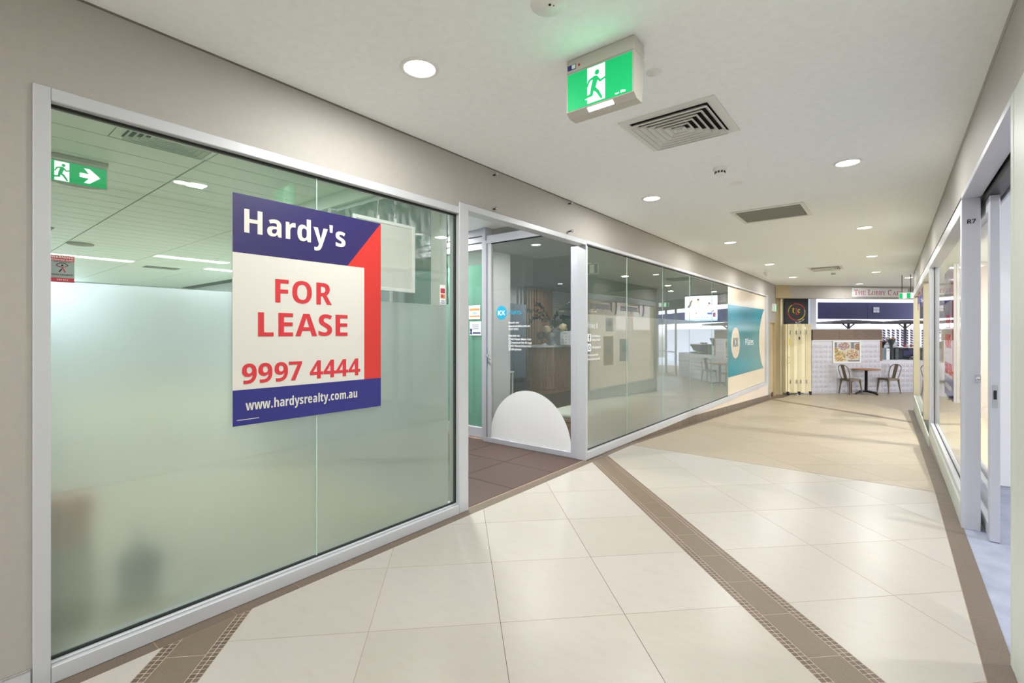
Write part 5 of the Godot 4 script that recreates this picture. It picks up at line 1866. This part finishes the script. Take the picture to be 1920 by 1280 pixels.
	# chairs and table
	var ch = cafe_chair("brown metal cafe chair with hoop back, left of the small round table")
	ch.position = V(-0.944, LOW, 17.12)
	ch.rotation_degrees.y = 45 - 90
	var c2 = copy(ch, "brown metal cafe chair with hoop back, right of the small round table")
	c2.position = V(-0.07, LOW, 18.06)
	c2.rotation_degrees.y = 135
	t = thing("cafe_table", "small round timber top cafe table on a black pedestal", "table", V(-0.59, LOW, 17.50), 20)
	st = S()
	lathe(st, [[0.0, 0.705], [0.345, 0.705], [0.352, 0.712], [0.352, 0.728], [0.345, 0.735], [0.0, 0.735]], 40)
	obj("top", st, "table_wood", t)
	st = S()
	lathe(st, [[0.04, 0.04], [0.038, 0.68], [0.12, 0.69], [0.12, 0.705], [0.0, 0.705]], 18)
	obj("pedestal", st, "black", t)
	for i in 4:
		st = S()
		tube(st, [Vector3(0, 0.075, 0), Vector3(0.2, 0.055, 0), Vector3(0.36, 0.025, 0)], 0.028, 8, 0.018)
		bx(st, Vector3(0.335, 0.0, -0.018), Vector3(0.375, 0.02, 0.018), 0.004)
		var f = obj("foot", st, "black", t)
		f.rotation.y = PI / 2 * i + 0.5
	# terrace side lobby things, seen in the window's reflection
	c2 = copy(t, "small round cafe table out of direct view beyond the right shops")
	c2.position = V(2.3, LOW, 17.3)
	t = thing("lobby_plant_box", "low white planter box beyond the right shops", "planter", V(3.4, LOW, 19.0))
	st = S()
	bx(st, Vector3(-0.9, 0, -0.2), Vector3(0.9, 0.6, 0.2), 0.01)
	obj("box", st, "outdoor_white", t)

func cafe_chair(label):
	var t = thing("cafe_chair", label, "chair", Vector3.ZERO, 0, "chairs at the round cafe table")
	var m = "gunmetal"
	var st = S()
	var p = []
	for q in [[1, 1, 0], [0, 1, 1], [0, 0, 2], [1, 0, 3]]:
		for i in 4:
			var a = PI / 2 * (q[2] + i / 3.0)
			p.append(Vector2(-0.12 + 0.24 * q[0] + cos(a) * 0.06, -0.12 + 0.24 * q[1] + sin(a) * 0.06))
	prism(st, p, 0.442, 0.455, Transform3D(Basis(Vector3(1, 0, 0), Vector3(0, 0, 1), Vector3(0, 1, 0)), Vector3.ZERO))
	for a in 4: bx(st, Vector3(-0.14, 0.405, 0.165), Vector3(0.14, 0.444, 0.177), 0.003, Transform3D(Basis(Vector3.UP, PI / 2 * a), Vector3.ZERO))
	obj("seat", st, m, t)
	for q in [[-1, -1], [1, -1], [-1, 1], [1, 1]]:
		st = S()
		var top = Vector3(q[0] * 0.155, 0.44, q[1] * 0.155)
		var bot = Vector3(q[0] * 0.195, 0.0, q[1] * 0.20)
		tube(st, [top, top.lerp(bot, 0.25), bot], 0.038, 6, 0.013)
		obj("leg", st, m, t)
	st = S()
	for s in [-1, 1]:
		tube(st, [Vector3(s * 0.165, 0.40, -0.165), Vector3(s * 0.165, 0.40, 0.165)], 0.008, 6)
		tube(st, [Vector3(-0.165, 0.40, s * 0.165), Vector3(0.165, 0.40, s * 0.165)], 0.008, 6)
	obj("brace", st, m, t)
	# backrest at +z
	st = S()
	tube(st, smooth_path([Vector3(-0.15, 0.45, 0.15), Vector3(-0.175, 0.60, 0.19), Vector3(-0.175, 0.76, 0.235), Vector3(-0.10, 0.84, 0.26), Vector3(0, 0.855, 0.265), Vector3(0.10, 0.84, 0.26), Vector3(0.175, 0.76, 0.235), Vector3(0.175, 0.60, 0.19), Vector3(0.15, 0.45, 0.15)], 5), 0.011, 7)
	obj("back_hoop", st, m, t)
	st = S()
	prism(st, [Vector2(-0.055, 0), Vector2(0.055, 0), Vector2(0.06, 0.41), Vector2(-0.06, 0.41)], -0.004, 0.004, Transform3D(Basis(Vector3.RIGHT, 0.27), Vector3(0, 0.45, 0.155)))
	obj("back_splat", st, m, t)
	return t

func food_image():
	var im = Image.create(240, 168, false, Image.FORMAT_RGB8)
	im.fill(Color8(118, 122, 128))
	var r = RandomNumberGenerator.new()
	r.seed = 4
	var plates = [[90, 34, 66, 40, Color8(214, 206, 196), [Color8(196, 140, 120), Color8(224, 190, 170), Color8(170, 130, 150)]], [60, 122, 70, 52, Color8(206, 200, 170), [Color8(232, 200, 90), Color8(244, 226, 140), Color8(214, 120, 60)]], [170, 104, 66, 50, Color8(210, 200, 180), [Color8(224, 190, 110), Color8(200, 90, 60), Color8(240, 220, 170)]], [222, 40, 34, 34, Color8(206, 196, 190), [Color8(214, 160, 110), Color8(120, 140, 60), Color8(190, 90, 80)]], [10, 70, 26, 24, Color8(180, 170, 150), [Color8(220, 150, 60), Color8(230, 200, 110)]]]
	for p in plates:
		blot(im, p[4], p[0], p[1], p[2], p[3])
		for i in 260:
			var a = r.randf() * TAU
			var k = sqrt(r.randf()) * 0.84
			var c = p[5][r.randi() % p[5].size()]
			c = c.darkened(r.randf() * 0.35)
			blot(im, c, p[0] + cos(a) * k * p[2], p[1] + sin(a) * k * p[3], r.randf_range(2, 8), r.randf_range(1.5, 4))
		for i in 14:
			var a = r.randf() * TAU
			blot(im, Color8(92, 116, 50), p[0] + cos(a) * p[2] * 0.6, p[1] + sin(a) * p[3] * 0.6, 3, 2)
	return im

# ------------------------------------------------------------------ beyond the cafe
func outdoors():
	var W = func(c): return Transform3D(Basis(Vector3.UP, PI / 4), diag(0, c, 0))
	var st = S()
	bx(st, Vector3(2, LOW - 0.4, -30), Vector3(34, LOW - 0.21, 1.0), 0, W.call(19.5))
	struct("floor_7", st, "paving", "pale terrace paving outside the cafe", "ground")
	var t = thing("blind", "wide navy fabric blind band above the terrace", "blind", diag(13.25, 23.0, 1.90), 45)
	st = S()
	bx(st, Vector3(0, 0, -0.04), Vector3(2.0, 0.63, 0.0), 0.006)
	bx(st, Vector3(2.01, 0, -0.04), Vector3(13.0, 0.63, 0.0), 0.006)
	obj("fabric", st, "navy_fabric", t)
	st = S()
	bx(st, Vector3(2.22, 0.23, 0.0), Vector3(2.50, 0.47, 0.015), 0.004)
	obj("pane_frame", st, "navy", t)
	for i in 2:
		for k in 2:
			st = S()
			bx(st, Vector3(2.24 + 0.125 * i, 0.25 + 0.105 * k, 0.015), Vector3(2.355 + 0.125 * i, 0.345 + 0.105 * k, 0.018))
			obj("pane", st, "outdoor_white", t)
	for i in 2:
		t = thing("umbrella", ["left grey cafe umbrella on the terrace behind the counter", "right grey cafe umbrella on the terrace behind the coffee machine"][i], "umbrella", diag([13.85, 16.09][i], 22.0, LOW), 45)
		st = S()
		tube(st, [Vector3(0, 0, 0), Vector3(0, 2.22, 0)], 0.045)
		obj("pole", st, "umbrella_grey", t)
		st = S()
		for k in 8:
			var a = TAU * (k + 0.5) / 8
			var b = TAU * (k + 1.5) / 8
			var top = Vector3(0, 2.27, 0)
			var p = Vector3(cos(a) * 1.07, 2.18, sin(a) * 1.07)
			var q = Vector3(cos(b) * 1.07, 2.18, sin(b) * 1.07)
			var d = Vector3(0, -0.06, 0)
			otri(st, top, p, q, Vector3(0, 2.2, 0))
			oquad(st, p, q, q + d, p + d, Vector3(0, 2.2, 0))
			otri(st, top + d * 0.3, p + d * 0.3, q + d * 0.3, Vector3(0, 2.6, 0))
		obj("canopy", st, "umbrella_grey", t)
		for k in 4:
			var a = TAU * k / 4.0
			st = S()
			tube(st, [Vector3(0, 1.95, 0), Vector3(cos(a) * 0.38, 2.21, sin(a) * 0.38)], 0.02, 6)
			obj("strut", st, "umbrella_grey", t)
	# breeze block screen wall at the far edge of the terrace
	t = thing("screen_wall", "white screen wall with rows of small dark slots behind the terrace", "screen wall", diag(14.3, 25.0, LOW), 45)
	st = S()
	bx(st, Vector3(0, 0, -0.15), Vector3(13.0, 2.02, -0.02))
	obj("wall", st, "outdoor_white", t)
	for i in 22:
		st = S()
		var x = 0.05 + 0.21 * i
		for k in (17 if i > 13 else 2): prism(st, [Vector2(x, 1.88 - 0.1 * k), Vector2(x + 0.10, 1.84 - 0.1 * k), Vector2(x + 0.10, 1.90 - 0.1 * k), Vector2(x, 1.94 - 0.1 * k)], -0.02, 0.0)
		tag(obj("slot_column", st, "dark_screen", t), "", "", "", "stuff")
	# lobby's far right end: glazed frame open to the terrace
	t = setting("window_7", "glazed lobby front open to daylight beyond the right shops", "window")
	piece("head", "navy_fabric", t, [4.6, 2.1, 14.3, 4.75, 2.3, 22.0])
	for d in [14.35, 16.2, 18.1, 20.0]: piece("mullion", "aluminium", t, [4.6, LOW, d, 4.72, 2.1, d + 0.08])
	piece("rail", "aluminium", t, [4.62, 0.55, 14.4, 4.7, 0.62, 20.0])
	piece("bulkhead", "beige_paint", t, [4.6, 2.3, 14.3, 4.75, CEIL, 20.0])
